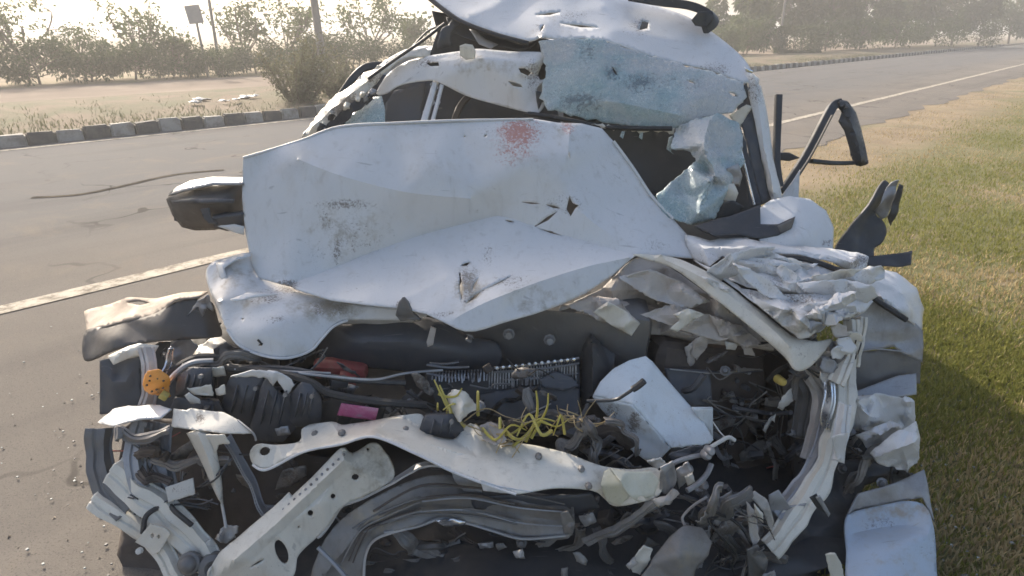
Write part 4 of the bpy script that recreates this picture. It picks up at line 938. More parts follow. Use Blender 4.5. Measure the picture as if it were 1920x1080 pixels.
# dark seal strip broken off the roof on the right
beam('roof_trim', [(1180, -6, 2.75), (1240, 4, 2.72), (1290, 10, 2.7), (1322, 22, 2.68), (1336, 36, 2.66), (1320, 50, 2.64)], rect(.055, .03), 'black_plastic', car, up=Vector((0, 0, 1)))
sheet('trim_clip', K(2.62, [(1296, 38), (1310, 22), (1332, 20), (1340, 34), (1326, 52), (1304, 48)]), 'black_plastic', car, grid=5, crumple=.015, lam=.06)
# the window frame of the torn-open door
dfr = sheet('door_window_frame', [(1568, 190, 2.78), (1584, 192, 2.78), (1600, 212, 2.78), (1610, 244, 2.76), (1618, 280, 2.74), (1624, 308, 2.72), (1606, 308, 2.71), (1596, 280, 2.72), (1584, 244, 2.74), (1572, 226, 2.75), (1580, 206, 2.77)], 'black_plastic', car, smooth_edge=False, ridges=[[(1582, 200, 2.75), (1598, 240, 2.72), (1612, 300, 2.69)]], grid=5, relax=0, crumple=.004, thick=.022)
beam('frame_bar', [(1468, 360, 2.58), (1510, 296, 2.66), (1552, 216, 2.75), (1564, 198, 2.78), (1578, 193, 2.78)], rect(.036, .026), 'black_plastic', dfr)
beam('frame_bar', [(1480, 352, 2.55), (1520, 292, 2.63), (1560, 216, 2.71)], rect(.005, .012), 'grey_plastic', dfr)
beam('frame_bar', [(1624, 304, 2.72), (1570, 306, 2.70), (1520, 302, 2.66)], rect(.016, .03), 'black_plastic', dfr)
beam('frame_bar', [(1460, 178, 2.66), (1458, 230, 2.62), (1456, 300, 2.56), (1462, 350, 2.52)], rect(.026, .022), 'black_plastic', dfr)
sheet('frame_corner', K(2.58, [(1452, 286), (1480, 286), (1500, 296), (1480, 302), (1458, 300)]), 'black_plastic', dfr, grid=5, crumple=.005)
sheet('door_edge', L([(1462, 372), (1486, 340), (1500, 318), (1498, 374), (1480, 380)], 318, 2.55, 380, 2.5), 'white_paint', dfr, grid=6, crumple=.006)
# torn black hinge and trim piece sticking out over the grass
hg = sheet('torn_door_trim', [(1566, 468, 2.3), (1600, 418, 2.34), (1640, 358, 2.40), (1658, 338, 2.42), (1664, 344, 2.42), (1648, 380, 2.40), (1640, 402, 2.38), (1656, 418, 2.36), (1660, 436, 2.35), (1650, 458, 2.33), (1636, 466, 2.32), (1634, 486, 2.30), (1620, 500, 2.28), (1590, 482, 2.28)], 'black_plastic', car, grid=6, crumple=.016, lam=.08, thick=.012)
sheet('torn_flap', K(2.37, [(1640, 396), (1656, 366), (1670, 342), (1684, 336), (1676, 374), (1664, 404), (1652, 412)]), 'grey_metal', hg, grid=5, crumple=.014, lam=.05)
sheet('torn_flap', K(2.33, [(1664, 408), (1676, 376), (1686, 344), (1696, 348), (1684, 396), (1672, 424)]), 'black_plastic', hg, grid=5, crumple=.01, lam=.05)
sheet('torn_flap', L([(1616, 486), (1650, 478), (1690, 474), (1740, 470), (1736, 496), (1680, 500), (1630, 500)], 470, 2.3, 500, 2.25), 'black_plastic', hg, grid=6, crumple=.012, lam=.07)
# fender dome and the crushed sheet around it
sheet('fender_dome', [(1424, 392, 2.14), (1444, 376, 2.16), (1480, 368, 2.18), (1518, 374, 2.18), (1548, 396, 2.16), (1562, 428, 2.12), (1562, 470, 2.06), (1520, 474, 2.02), (1470, 470, 2.0), (1430, 466, 2.0), (1420, 440, 2.04)], 'white_paint', car, ctrl=[(1490, 410, 2.08), (1500, 445, 2.02)], grid=7, relax=4, crumple=.006, lam=.14, thick=.004, marks=[(1552, 455, 20, 14, .6)])
sheet('scuttle_panel', L([(1302, 426), (1350, 412), (1424, 386), (1426, 420), (1460, 420), (1490, 408), (1484, 428), (1460, 440), (1420, 446), (1380, 440), (1340, 446), (1320, 436)], 386, 2.12, 446, 2.02), 'black_plastic', car, grid=6, crumple=.008, lam=.1, thick=.008)
sheet('scuttle_corner', K(2.03, [(1458, 424), (1476, 416), (1490, 410), (1482, 430), (1464, 436)]), 'dark_metal', car, grid=4, crumple=.004)
fr = sheet('crushed_fender', [(1284, 440, 2.06), (1330, 452, 2.04), (1350, 448, 2.04), (1390, 446, 2.03), (1440, 456, 2.00), (1500, 464, 1.99), (1560, 466, 1.98), (1612, 476, 1.96), (1628, 482, 1.95), (1624, 502, 1.92), (1596, 512, 1.90), (1560, 492, 1.90), (1500, 478, 1.91), (1440, 476, 1.93), (1380, 480, 1.95), (1350, 484, 1.96), (1330, 500, 1.92), (1300, 486, 1.98), (1288, 462, 2.03)], 'white_paint', car, ridges=[[(1320, 466, 1.97), (1400, 462, 1.95), (1500, 470, 1.92), (1600, 492, 1.88)]], grid=6, relax=1, smooth_edge=False, facet=(12,.022), crumple=.005, lam=.07, thick=.003, fine=.002, marks=[(1610, 490, 30, 20, .7), (1320, 480, 40, 30, .4)])
sheet('crushed_fender_fold', [(1340, 502, 1.92), (1362, 490, 1.95), (1410, 484, 1.94), (1460, 486, 1.92), (1520, 492, 1.90), (1570, 508, 1.88), (1592, 530, 1.85), (1580, 546, 1.82), (1540, 542, 1.80), (1500, 550, 1.78), (1450, 548, 1.79), (1400, 538, 1.82), (1360, 522, 1.87)], 'white_paint', car, ctrl=[(1420, 510, 1.84), (1500, 520, 1.80)], ridges=[[(1380, 505, 1.85), (1430, 498, 1.90), (1480, 530, 1.76), (1540, 512, 1.86)], [(1410, 486, 1.93), (1424, 520, 1.79), (1480, 544, 1.76)]], grid=5, relax=1, smooth_edge=False, facet=(14,.035), crumple=.005, lam=.06, thick=.003, fine=.002, angle=16, marks=[(1440, 530, 60, 14, .6), (1530, 535, 40, 14, .6)])
sheet('crushed_fender_fold', [(1300, 488, 1.96), (1340, 506, 1.90), (1390, 540, 1.82), (1450, 552, 1.77), (1510, 552, 1.76), (1560, 548, 1.78), (1600, 534, 1.82), (1636, 566, 1.78), (1622, 586, 1.74), (1590, 600, 1.72), (1560, 596, 1.72), (1540, 622, 1.68), (1500, 636, 1.66), (1466, 612, 1.69), (1420, 572, 1.74), (1370, 534, 1.82)], 'white_paint', car, ctrl=[(1480, 590, 1.70), (1560, 570, 1.74), (1420, 556, 1.78)], ridges=[[(1400, 548, 1.80), (1470, 580, 1.66), (1540, 570, 1.70), (1600, 570, 1.73)], [(1460, 556, 1.76), (1500, 600, 1.63), (1530, 620, 1.66)]], grid=5, relax=1, smooth_edge=False, facet=(18,.035), crumple=.005, lam=.06, thick=.003, fine=.002, angle=16, marks=[(1500, 560, 70, 20, .6), (1580, 590, 50, 24, .6), (1420, 550, 40, 20, .5)], mud=[(1500, 600, 60, 40, .6)])
for q in ([(1470, 606), (1520, 580), (1566, 556), (1600, 548), (1606, 562), (1570, 582), (1520, 612), (1492, 628)], [(1520, 596), (1566, 580), (1604, 572), (1610, 590), (1560, 606), (1530, 622)]):
    sheet('crushed_fender_fold', K(1.70, q), 'white_paint', car, ridges=[[(q[0][0], q[0][1], 1.66), ((q[0][0] + q[3][0]) / 2, (q[0][1] + q[3][1]) / 2 + 6, 1.63), (q[3][0], q[3][1], 1.68)]], grid=5, relax=0, crumple=.022, lam=.05, fine=.003, angle=16)
tube('seal_gap_strip', [(1352, 484, 1.955), (1376, 494, 1.93), (1420, 484, 1.92), (1500, 484, 1.89), (1560, 502, 1.87), (1600, 520, 1.84), (1640, 560, 1.8), (1700, 600, 1.76)], .009, 'rubber', car, 6)  # dark tube added to draw the shaded gap between the fender folds
sheet('outer_fender', [(1600, 514, 1.92), (1630, 500, 1.95), (1680, 512, 1.95), (1760, 540, 1.93), (1800, 580, 1.9), (1780, 620, 1.84), (1720, 600, 1.80), (1680, 580, 1.80), (1640, 556, 1.82), (1616, 530, 1.86)], 'white_paint', car, ridges=[[(1620, 520, 1.86), (1690, 548, 1.84), (1780, 600, 1.85)]], grid=7, relax=1, facet=(10,.03), crumple=.008, lam=.1, thick=.003, marks=[(1640, 520, 30, 20, .5)])
sheet('inner_fender', L([(1606, 570), (1640, 566), (1690, 584), (1790, 620), (1800, 680), (1700, 664), (1680, 650), (1620, 660), (1600, 620)], 566, 1.86, 680, 1.78), 'grey_metal', car, grid=7, crumple=.02, lam=.12)
sheet('headlamp_back', L([(1602, 660), (1680, 654), (1780, 668), (1780, 720), (1680, 712), (1640, 724), (1604, 736), (1590, 700)], 654, 1.84, 736, 1.80), 'dark_metal', car, grid=8, crumple=.012, lam=.14)
beam('bright_trim', [(1600, 660, 1.78), (1640, 654, 1.78), (1700, 660, 1.78)], rect(.004, .01), 'grey_metal', car)
sheet('grey_inner_panel', L([(1586, 740), (1630, 724), (1684, 704), (1760, 700), (1760, 740), (1680, 745), (1620, 748)], 700, 1.80, 748, 1.74), 'grey_metal', car, grid=7, crumple=.012, lam=.1)
for q, rr, d in (([(1590, 770), (1604, 744), (1640, 738), (1690, 744), (1740, 750), (1750, 790), (1700, 810), (1670, 800), (1648, 830), (1610, 812), (1592, 800)], [(1610, 748), (1630, 780), (1620, 806)], 1.68),
                 ([(1604, 816), (1640, 800), (1668, 790), (1690, 800), (1660, 840), (1640, 850), (1618, 834)], [(1620, 826), (1650, 816), (1680, 800)], 1.62),
                 ([(1630, 850), (1660, 826), (1690, 806), (1760, 790), (1780, 860), (1720, 890), (1680, 878), (1644, 870)], [(1640, 858), (1690, 840), (1740, 830)], 1.57)):
    sheet('crushed_bumper_skin', K(d, q), 'white_paint', car, ridges=[[(x, y, d - .05) for x, y in rr]], grid=5, relax=1, facet=(16,.022), crumple=.012, lam=.09, thick=.003, fine=.002, angle=16, marks=[(q[0][0] + 60, q[0][1] + 30, 60, 40, .4)])
# right inner apron: nested curved strips sweeping down
def ribbon(name, pts, w, mat, parent=car, d=.02, fl=.008, up=Vector((0, -1, .2)), prof=None):
    return beam(name, pts, prof or hat(w, d, fl), mat, parent, closed=False, up=up, thick=.003, seg=12, crumple=.011, lam=.09)
ap = ribbon('apron_strip', [(1580, 640, 1.74), (1588, 700, 1.68), (1584, 770, 1.62), (1562, 850, 1.56), (1524, 930, 1.48), (1484, 990, 1.43), (1446, 1030, 1.40)], .055, 'dusty_white_paint')
ribbon('apron_strip', [(1556, 640, 1.74), (1566, 700, 1.70), (1562, 770, 1.65), (1540, 850, 1.58), (1500, 920, 1.51), (1458, 968, 1.46)], .035, 'grey_metal')
ribbon('apron_strip', [(1520, 690, 1.72), (1540, 740, 1.70), (1542, 800, 1.66), (1520, 870, 1.60)], .05, 'inner_primer', fl=.004)
ribbon('apron_strip', [(1498, 700, 1.76), (1512, 750, 1.74), (1508, 820, 1.70)], .045, 'dark_metal', fl=.004)
ribbon('apron_strip', [(1598, 600, 1.72), (1600, 650, 1.68), (1584, 690, 1.64), (1570, 720, 1.62)], .032, 'dusty_white_paint')
ribbon('apron_strip', [(1620, 590, 1.76), (1614, 640, 1.72), (1604, 690, 1.69)], .030, 'dusty_white_paint')
ribbon('apron_strip', [(1590, 760, 1.56), (1582, 800, 1.54), (1576, 860, 1.50)], .028, 'white_paint', fl=.004)
ribbon('apron_strip', [(1556, 690, 1.68), (1562, 740, 1.63), (1556, 800, 1.6)], .02, 'chrome', fl=.004)
for q, m_, d in (([(1560, 820), (1590, 810), (1584, 870), (1570, 866)], 'white_paint', 1.50), ([(1516, 856), (1546, 850), (1524, 930), (1490, 950), (1500, 900)], 'grey_metal', 1.58), ([(1440, 926), (1460, 918), (1480, 948), (1510, 940), (1480, 990), (1450, 1010), (1440, 970)], 'grey_metal', 1.47),
                 ([(1404, 928), (1416, 922), (1440, 940), (1452, 980), (1446, 1000), (1432, 960)], 'inner_primer', 1.43), ([(1528, 930), (1536, 926), (1560, 968), (1556, 974)], 'grey_metal', 1.40), ([(1516, 930), (1530, 924), (1546, 960), (1530, 950)], 'black_plastic', 1.42)):
    sheet('torn_apron_piece', K(d, q), m_, car, grid=5, crumple=.012, lam=.07)
# crumpled flesh of thin steel where the strips meet
for i in range(10):
    x, y = 1530 + random.uniform(-10, 70), 610 + i * 11 + random.uniform(-5, 5)
    sheet('torn_scrap', K(1.67 + random.uniform(-.02, .02), [(x - 16, y + random.uniform(-6, 4)), (x - 4, y - 12), (x + 12, y - 8), (x + 20, y + 6), (x + 8, y + 16), (x - 10, y + 12)]), random.choice(['dusty_white_paint', 'inner_primer', 'grey_metal', 'white_paint']), car, grid=5, crumple=.02, lam=.05, jag=1.2)

# extra layers of torn, creased skin on the right wing
rw = random.Random(77)
for i in range(15):
    x, y = rw.uniform(1330, 1640), rw.uniform(478, 600); d_ = 1.93 - (y - 470) * .0019; a0 = rw.uniform(-.5, .9); s_ = rw.uniform(36, 80); el = rw.uniform(.12, .34); q = []
    if y > 520 + (x - 1330) * .45 + 30: continue
    for j in range(8):
        t_ = j * .785; rd = rw.uniform(.7, 1.2); u_, w_ = s_ * rd * math.cos(t_), s_ * el * rd * math.sin(t_); q.append((x + u_ * math.cos(a0) - w_ * math.sin(a0), y + u_ * math.sin(a0) + w_ * math.cos(a0), d_ - .03 + rw.uniform(-.015, .015) - .0005 * u_ * math.sin(a0)))
    sheet('torn_skin', q, rw.choice(['white_paint', 'white_paint', 'dusty_white_paint', 'white_paint']), car, grid=5, facet=(9, .02), jag=.7, thick=.002, angle=16, marks=[(x, y, s_, s_ * .5, .4)])
# ---- engine bay and smashed front
sheet('ground_blocker', [(-1.0, 1.42, .06), (-.3, 1.30, .05), (.5, 1.30, .05), (1.05, 1.45, .06), (1.0, 2.4, .14), (-.85, 2.4, .14)], 'black_plastic', car, grid=.08, crumple=.03, lam=.3, thick=.008, mapf=idm)  # dark floor sheet added to block the bright ground under the bay
sheet('inner_wing', [(1.75, .06, -.80), (2.4, .1, -.74), (2.42, .8, -.70), (2.1, .84, -.70), (1.85, .72, -.74), (1.72, .5, -.82)], 'dark_metal', car, grid=.06, crumple=.06, lam=.2, thick=.006, mapf=side_map(1))
sheet('inner_wing', [(1.75, .06, .98), (2.4, .1, .94), (2.42, .8, .90), (2.1, .84, .92), (1.85, .72, .95), (1.72, .5, 1.0)], 'dark_metal', car, grid=.06, crumple=.06, lam=.2, thick=.006, mapf=side_map(1))
eb = block('engine_block', Vector((.12, 2.02, .48)), (.62, .34, .46), 'dark_metal', car, (R(6), R(5), R(-6)), .03, 2, .03)
for i in range(5): turned('bolt', Vector((-.14 + .13 * i, 1.835, .58 + .02 * (i % 2))), [(0, .018), (.011, .018), (.014, .012), (.014, 0), (.02, 0)], 'grey_metal', eb, Vector((0, -1, .1)), 8)
turned('pulley', Vector((-.26, 1.86, .40)), [(.01, .03), (.04, .03), (.06, .02), (.10, .02), (.10, .0), (.085, -.01), (.10, -.02), (.10, -.04)], 'dark_metal', eb, Vector((-.3, -1, .1)), 24)
block('gearbox', Vector((.62, 1.98, .36)), (.40, .34, .34), 'brown_dark', car, (R(-8), R(10), R(8)), .05, 3, .03)
block('brake_servo', Vector((.74, 2.12, .68)), (.2, .16, .2), 'black_plastic', car, (.2, .3, .1), .05, 3, .01)
# covers right under the bonnet
sheet('air_filter_box', [(596, 660, 1.86), (606, 624, 1.86), (622, 605, 1.86), (700, 600, 1.86), (770, 592, 1.86), (830, 604, 1.84), (880, 632, 1.84), (932, 644, 1.86), (936, 686, 1.84), (880, 706, 1.82), (780, 700, 1.80), (700, 690, 1.80), (604, 688, 1.82)], 'dark_plastic', car, ctrl=[(680, 640, 1.77), (760, 640, 1.76), (860, 660, 1.77), (640, 620, 1.82)], grid=8, relax=3, crumple=.006, lam=.12, thick=.008)
sheet('bonnet_stay_clip', K(1.73, [(800, 640), (808, 612), (818, 616), (812, 646), (802, 650)]), 'inner_primer', car, grid=4, thick=.006)
sheet('bonnet_lock', K(1.71, [(742, 590), (748, 566), (758, 558), (766, 566), (776, 588), (790, 600), (750, 602)]), 'dark_metal', car, grid=4, crumple=.01, lam=.05, thick=.008)
sheet('bonnet_inner_skin', L([(640, 575), (700, 572), (760, 580), (800, 596), (760, 604), (690, 606), (630, 606)], 572, 1.82, 606, 1.84), 'inner_primer', car, grid=6, crumple=.01, lam=.1)
sheet('dark_cover', [(1090, 690, 1.78), (1096, 650, 1.78), (1108, 626, 1.80), (1124, 644, 1.78), (1152, 664, 1.78), (1150, 706, 1.74), (1116, 744, 1.72), (1092, 760, 1.72)], 'black_plastic', car, ridges=[[(1110, 640, 1.74), (1112, 740, 1.69)]], grid=6, relax=1, crumple=.006, lam=.1, thick=.01)
sheet('dark_cover', L([(1140, 655), (1190, 645), (1250, 652), (1300, 660), (1300, 740), (1340, 760), (1340, 780), (1240, 750), (1150, 690)], 645, 1.9, 780, 1.82), 'dark_plastic', car, grid=7, facet=(8, .02), thick=.006)
sheet('dark_cover', L([(1246, 690), (1330, 694), (1336, 760), (1300, 764), (1260, 740)], 690, 1.78, 764, 1.72), 'dark_plastic', car, grid=7, crumple=.008, lam=.1, thick=.01)
beam('bright_trim', [(1256, 692, 1.77), (1330, 700, 1.77)], rect(.003, .006), 'grey_metal', car)
# radiator: core, fins, top tank
rad = sheet('radiator_core', L([(800, 700), (930, 690), (1086, 674), (1088, 740), (1080, 790), (930, 790), (820, 770)], 674, 1.78, 790, 1.70), 'black_plastic', car, grid=9, crumple=.012, lam=.12, thick=.02)
v_, f_ = [], []
def fin_at(x, y0, y1, Y):
    a, b = P(x, y0, Y), P(x + random.uniform(-2, 2), y1, Y - .015); w = Vector((.0022, 0, 0)); d = Vector((0, .012, 0)); n_ = len(v_)
    for q in (a, b):
        for s1 in (-w, w):
            for s2 in (-d, d): v_.append(q + s1 + s2 - rootloc(rad))
    f_.extend([(n_, n_ + 2, n_ + 6, n_ + 4), (n_ + 1, n_ + 5, n_ + 7, n_ + 3), (n_, n_ + 4, n_ + 5, n_ + 1), (n_ + 2, n_ + 3, n_ + 7, n_ + 6), (n_, n_ + 1, n_ + 3, n_ + 2)])
for x in np.arange(918, 1084, 5.2): fin_at(x, 692 - (x - 930) * .105 + random.uniform(-2, 2), 724 - (x - 930) * .04 + random.uniform(-5, 3), 1.755)
for x in np.arange(812, 918, 6): fin_at(x, 700 - (x - 812) * .05, 712 + random.uniform(-3, 3), 1.75)
tag(link('fins', mesh_from(v_, f_, False), 'radiator_fins', rad), kind='stuff')
for y0, y1, m_, x0, x1 in ((690, 671, 'grey_metal', 926, 1086), (698, 681, 'grey_metal', 926, 1086), (712, 700, 'chrome', 930, 1084), (680, 678, 'chrome', 806, 860), (684, 688, 'grey_metal', 800, 880), (700, 708, 'grey_metal', 800, 880), (736, 728, 'dark_metal', 920, 1084)):
    beam('radiator_rail', [(x0, y0, 1.745), ((x0 + x1) / 2, (y0 + y1) / 2 + 3, 1.74), (x1, y1, 1.745)], rect(.006, .012), m_, rad)
for i in range(13):
    x = 932 + i * 12; turned('rivet', (x, 690 - (x - 930) * .115, 1.735), [(0, .006), (.005, .005), (.006, 0)], 'chrome', rad, Vector((0, -1, .3)), 7)
sheet('fan_cowl', L([(900, 740), (980, 726), (1060, 720), (1086, 730), (1086, 800), (960, 790), (900, 770)], 720, 1.72, 800, 1.66), 'dark_plastic', car, grid=8, crumple=.012, lam=.1, thick=.008)
sheet('fan_cowl', L([(1010, 712), (1040, 696), (1070, 706), (1086, 724), (1060, 732), (1020, 728)], 696, 1.73, 732, 1.7), 'dark_plastic', car, grid=6, crumple=.006, lam=.1, thick=.01)
# pale box knocked loose in the bay
bx = empty('loose_pale_box', P(1230, 850, 1.60), 'loose pale grey plastic box lying tilted in the smashed engine bay', 'box')
top = [(1112, 742, 1.66), (1126, 716, 1.68), (1150, 692, 1.70), (1180, 676, 1.72), (1210, 668, 1.73), (1222, 678, 1.72), (1270, 736, 1.68), (1318, 792, 1.63), (1336, 824, 1.60), (1330, 832, 1.59), (1258, 840, 1.56), (1186, 758, 1.60)]
sheet('box_top', top, 'pale_plastic', bx, ctrl=[(1230, 750, 1.64)], grid=7, relax=1, crumple=.003, lam=.12, thick=.008, marks=[(1200, 760, 30, 30, .4)])
sheet('box_front', [(1112, 742, 1.66), (1186, 758, 1.60), (1258, 840, 1.56), (1236, 862, 1.57), (1210, 862, 1.58), (1180, 840, 1.60), (1148, 812, 1.63), (1150, 790, 1.65), (1128, 764, 1.66)], 'pale_plastic', bx, ctrl=[(1200, 820, 1.60)], grid=6, relax=1, crumple=.004, lam=.08, thick=.008, marks=[(1190, 790, 16, 30, .8), (1150, 770, 30, 20, .6)], mud=[(1190, 810, 40, 40, .4)])
sheet('box_side', K(1.63, [(1296, 764), (1336, 764), (1336, 826), (1320, 796)]), 'pale_plastic', bx, grid=6, relax=1, thick=.008)
sheet('box_underside', [(1258, 842, 1.575), (1330, 834, 1.60), (1336, 826, 1.62), (1320, 840, 1.70), (1240, 866, 1.68)], 'dark_plastic', bx, grid=7, thick=.006)
tube('rod', [(1100, 752, 1.60), (1150, 750, 1.585), (1172, 740, 1.575), (1206, 716, 1.57)], .005, 'black_plastic', bx)
tube('rod_end', [(1186, 730, 1.568), (1196, 724, 1.566), (1208, 714, 1.564)], .010, 'black_plastic', bx)
# long bent front sheet
cm = sheet('front_crossmember', [(468, 852, 1.44), (474, 838, 1.44), (490, 832, 1.44), (520, 834, 1.44), (562, 828, 1.46), (566, 806, 1.50), (580, 798, 1.52), (622, 792, 1.52), (640, 798, 1.52), (660, 796, 1.53), (700, 790, 1.54), (750, 780, 1.55), (792, 778, 1.55), (800, 812, 1.52), (850, 824, 1.50), (872, 800, 1.53), (890, 796, 1.53), (940, 826, 1.50), (1000, 836, 1.48), (1060, 850, 1.47), (1120, 872, 1.45), (1180, 880, 1.44), (1230, 878, 1.44), (1240, 900, 1.42), (1236, 928, 1.40), (1190, 944, 1.39), (1150, 948, 1.39), (1132, 934, 1.39), (1110, 920, 1.38), (1040, 916, 1.36), (970, 926, 1.33), (930, 914, 1.34), (850, 884, 1.36), (780, 850, 1.38), (730, 826, 1.40), (700, 818, 1.41), (640, 832, 1.41), (570, 846, 1.41), (530, 862, 1.40), (510, 876, 1.40), (490, 880, 1.40), (474, 870, 1.42)], 'dusty_white_paint', car,
    ctrl=[(700, 806, 1.46), (850, 850, 1.43), (1000, 870, 1.42), (1080, 880, 1.42), (1150, 910, 1.41)], ridges=[[(570, 838, 1.43), (640, 822, 1.44), (702, 806, 1.455), (790, 830, 1.44), (900, 860, 1.425), (1000, 880, 1.405), (1110, 900, 1.40)]], holes=[ringloop(496, 846, 11, 8, -.3)], grid=6, relax=0, crumple=.004, lam=.25, thick=.004, angle=20,
    marks=[(1180, 910, 60, 30, .5), (960, 860, 60, 20, .35), (620, 800, 40, 12, .4)], mud=[(1180, 910, 80, 40, .7), (1000, 870, 120, 40, .35)])
sheet('corner_bracket', [(1126, 910, 1.37), (1132, 884, 1.39), (1142, 878, 1.39), (1166, 906, 1.35), (1180, 932, 1.345), (1160, 948, 1.36), (1138, 940, 1.37)], 'cream_primer', cm, grid=5, relax=1, crumple=.004, lam=.06)
sheet('corner_bracket', [(1144, 878, 1.385), (1176, 884, 1.38), (1220, 884, 1.38), (1236, 900, 1.37), (1226, 930, 1.36), (1196, 940, 1.35), (1180, 930, 1.34), (1164, 902, 1.34)], 'cream_primer', cm, holes=[ringloop(1202, 934, 7, 4)], grid=5, relax=1, crumple=.006, lam=.06)
tube('hem', [(474, 872, 1.415), (490, 881, 1.395), (510, 877, 1.395), (570, 847, 1.405), (640, 833, 1.405), (700, 819, 1.405), (780, 851, 1.375), (850, 885, 1.355), (930, 915, 1.335), (968, 927, 1.325)], .0035, 'white_paint', cm, 6)
sheet('torn_flap', K(1.34, [(900, 900), (930, 910), (1000, 922), (960, 926), (906, 920)]), 'white_paint', cm, grid=5, crumple=.003)
sheet('inner_bracket', L([(846, 880), (900, 892), (904, 924), (870, 920), (852, 900)], 880, 1.44, 924, 1.42), 'grey_metal', car, grid=6, crumple=.006)
# black boxes on the left of the bay
def bay_box(name, pts, Y, dY, mat, **kw):
    cx, cy = sum(p[0] for p in pts) / len(pts), sum(p[1] for p in pts) / len(pts)
    o = sheet(name, K(Y, pts), mat, car, ctrl=[(cx, cy, Y - dY)], thick=.01, grid=6, relax=kw.pop('relax', 1), crumple=.005, lam=.1, **kw)
    bm = bmesh.new(); vs_ = [bm.verts.new(P(x, y, Y)) for x, y in pts]; bk = [bm.verts.new(P(x, y - 4, Y + .09)) for x, y in pts]
    for i in range(len(pts)): j = (i + 1) % len(pts); bm.faces.new((vs_[i], vs_[j], bk[j], bk[i]))
    bm_obj('box_wall', bm, mat, o, False)
    xs, ys = [p[0] for p in pts], [p[1] for p in pts]; w_, h_ = max(xs) - min(xs), max(ys) - min(ys)
    for t_ in (.3, .5, .7):
        x_ = min(xs) + w_ * t_
        beam('rib', [(x_ + h_ * .06, cy - h_ * .26, Y - dY * .55), (x_, cy, Y - dY * 1.08), (x_ - h_ * .05, cy + h_ * .24, Y - dY * .55)], rect(.004, .012, .001), mat, o)
    turned('screw', (cx + w_ * .2, cy - h_ * .2, Y - dY * .8), [(0, .010), (.006, .010), (.007, 0)], 'dirty_metal', o, Vector((0, -1, .3)), 8)
    return o
bay_box('battery', [(412, 776), (430, 712), (446, 704), (492, 708), (504, 724), (500, 760), (474, 806), (440, 796)], 1.60, .03, 'dark_plastic')
bay_box('battery_cover', [(470, 806), (496, 712), (506, 704), (516, 730), (530, 742), (546, 736), (548, 760), (556, 800), (530, 826), (490, 824)], 1.57, .03, 'dark_plastic')
bay_box('fuse_box', [(540, 796), (546, 740), (566, 716), (590, 722), (602, 750), (600, 790), (570, 800)], 1.57, .04, 'dark_plastic')
bay_box('relay_box', [(596, 796), (600, 756), (630, 744), (700, 752), (724, 764), (716, 790), (690, 806), (640, 798)], 1.60, .03, 'black_plastic')
lb = sheet('warning_label', K(1.560, [(632, 778), (640, 756), (710, 766), (704, 788), (668, 784)]), 'pink_label', car, grid=5, relax=0, thick=.002)
bay_box('coolant_hose_box', [(786, 812), (794, 784), (800, 778), (850, 776), (870, 806), (866, 818), (846, 824)], 1.52, .03, 'dark_plastic')
bay_box('small_cover', [(330, 740), (336, 706), (360, 690), (398, 690), (396, 726), (366, 748)], 1.60, .03, 'dark_plastic')
bay_box('lower_cover', [(320, 770), (330, 744), (410, 752), (430, 790), (380, 800), (330, 790)], 1.58, .02, 'dark_plastic')
for q, m_, d in (([(432, 706), (470, 694), (520, 696), (548, 712), (552, 722), (538, 742), (528, 722), (520, 712), (512, 724), (500, 708), (470, 706)], 'white_paint', 1.555), ([(350, 728), (396, 722), (400, 742), (366, 740)], 'dusty_white_paint', 1.56), ([(404, 730), (420, 720), (424, 738), (406, 742)], 'dusty_white_paint', 1.56), ([(346, 742), (354, 736), (374, 748), (376, 756), (358, 756)], 'white_tag', 1.54), ([(394, 690), (420, 686), (424, 704), (396, 706)], 'dusty_white_paint', 1.62),
                 ([(516, 804), (540, 798), (544, 814), (520, 816)], 'grey_metal', 1.52)):
    sheet('torn_scrap', K(d, q), m_, car, grid=5, facet=(5, .012), jag=.6)
block('intake_pipe', (640, 694, 1.78), (.17, .06, .05), 'red_plastic', car, (0, R(4), 0), .02, 2, .01)
block('intake_pipe', (650, 716, 1.74), (.05, .05, .05), 'red_plastic', car, (0, R(14), 0), .01, 2, .008)
# sun-caught white crumple above the left cover
sheet('torn_scrap', [(350, 690, 1.78), (352, 672, 1.80), (372, 650, 1.83), (396, 634, 1.85), (412, 630, 1.86), (424, 640, 1.86), (406, 652, 1.80), (400, 668, 1.77), (370, 680, 1.76)], 'white_paint', car, grid=5, facet=(10, .03), jag=.8)
sheet('torn_scrap', K(1.74, [(400, 652), (424, 642), (456, 660), (466, 680), (430, 690), (404, 676)]), 'dark_metal', car, grid=5, facet=(10, .03), jag=.8)
sheet('torn_scrap', K(1.78, [(320, 640), (356, 636), (372, 650), (352, 676), (330, 690), (318, 670)]), 'grey_metal', car, grid=5, facet=(8, .03), jag=.8)
tube('hose', [(318, 700, 1.62), (340, 684, 1.64), (372, 670, 1.66), (410, 672, 1.66), (440, 692, 1.64), (470, 700, 1.6)], .011, 'rubber', car)
tube('hose', [(308, 728, 1.58), (330, 700, 1.6), (360, 680, 1.62), (400, 676, 1.64)], .008, 'grey_metal', car)
tube('hose', [(420, 688, 1.64), (480, 690, 1.63), (540, 692, 1.62), (600, 702, 1.62), (660, 712, 1.62), (760, 718, 1.66)], .009, 'black_plastic', car)
tube('hose', [(430, 690, 1.62), (520, 700, 1.60), (580, 716, 1.58), (620, 738, 1.57), (700, 752, 1.58), (800, 760, 1.6)], .012, 'rubber', car)
tube('pipe', [(440, 692, 1.61), (500, 694, 1.61), (560, 698, 1.61), (620, 700, 1.62)], .004, 'grey_metal', car)
tube('pipe', [(560, 700, 1.60), (620, 706, 1.60), (700, 712, 1.62), (760, 700, 1.66), (830, 694, 1.7)], .004, 'grey_metal', car)
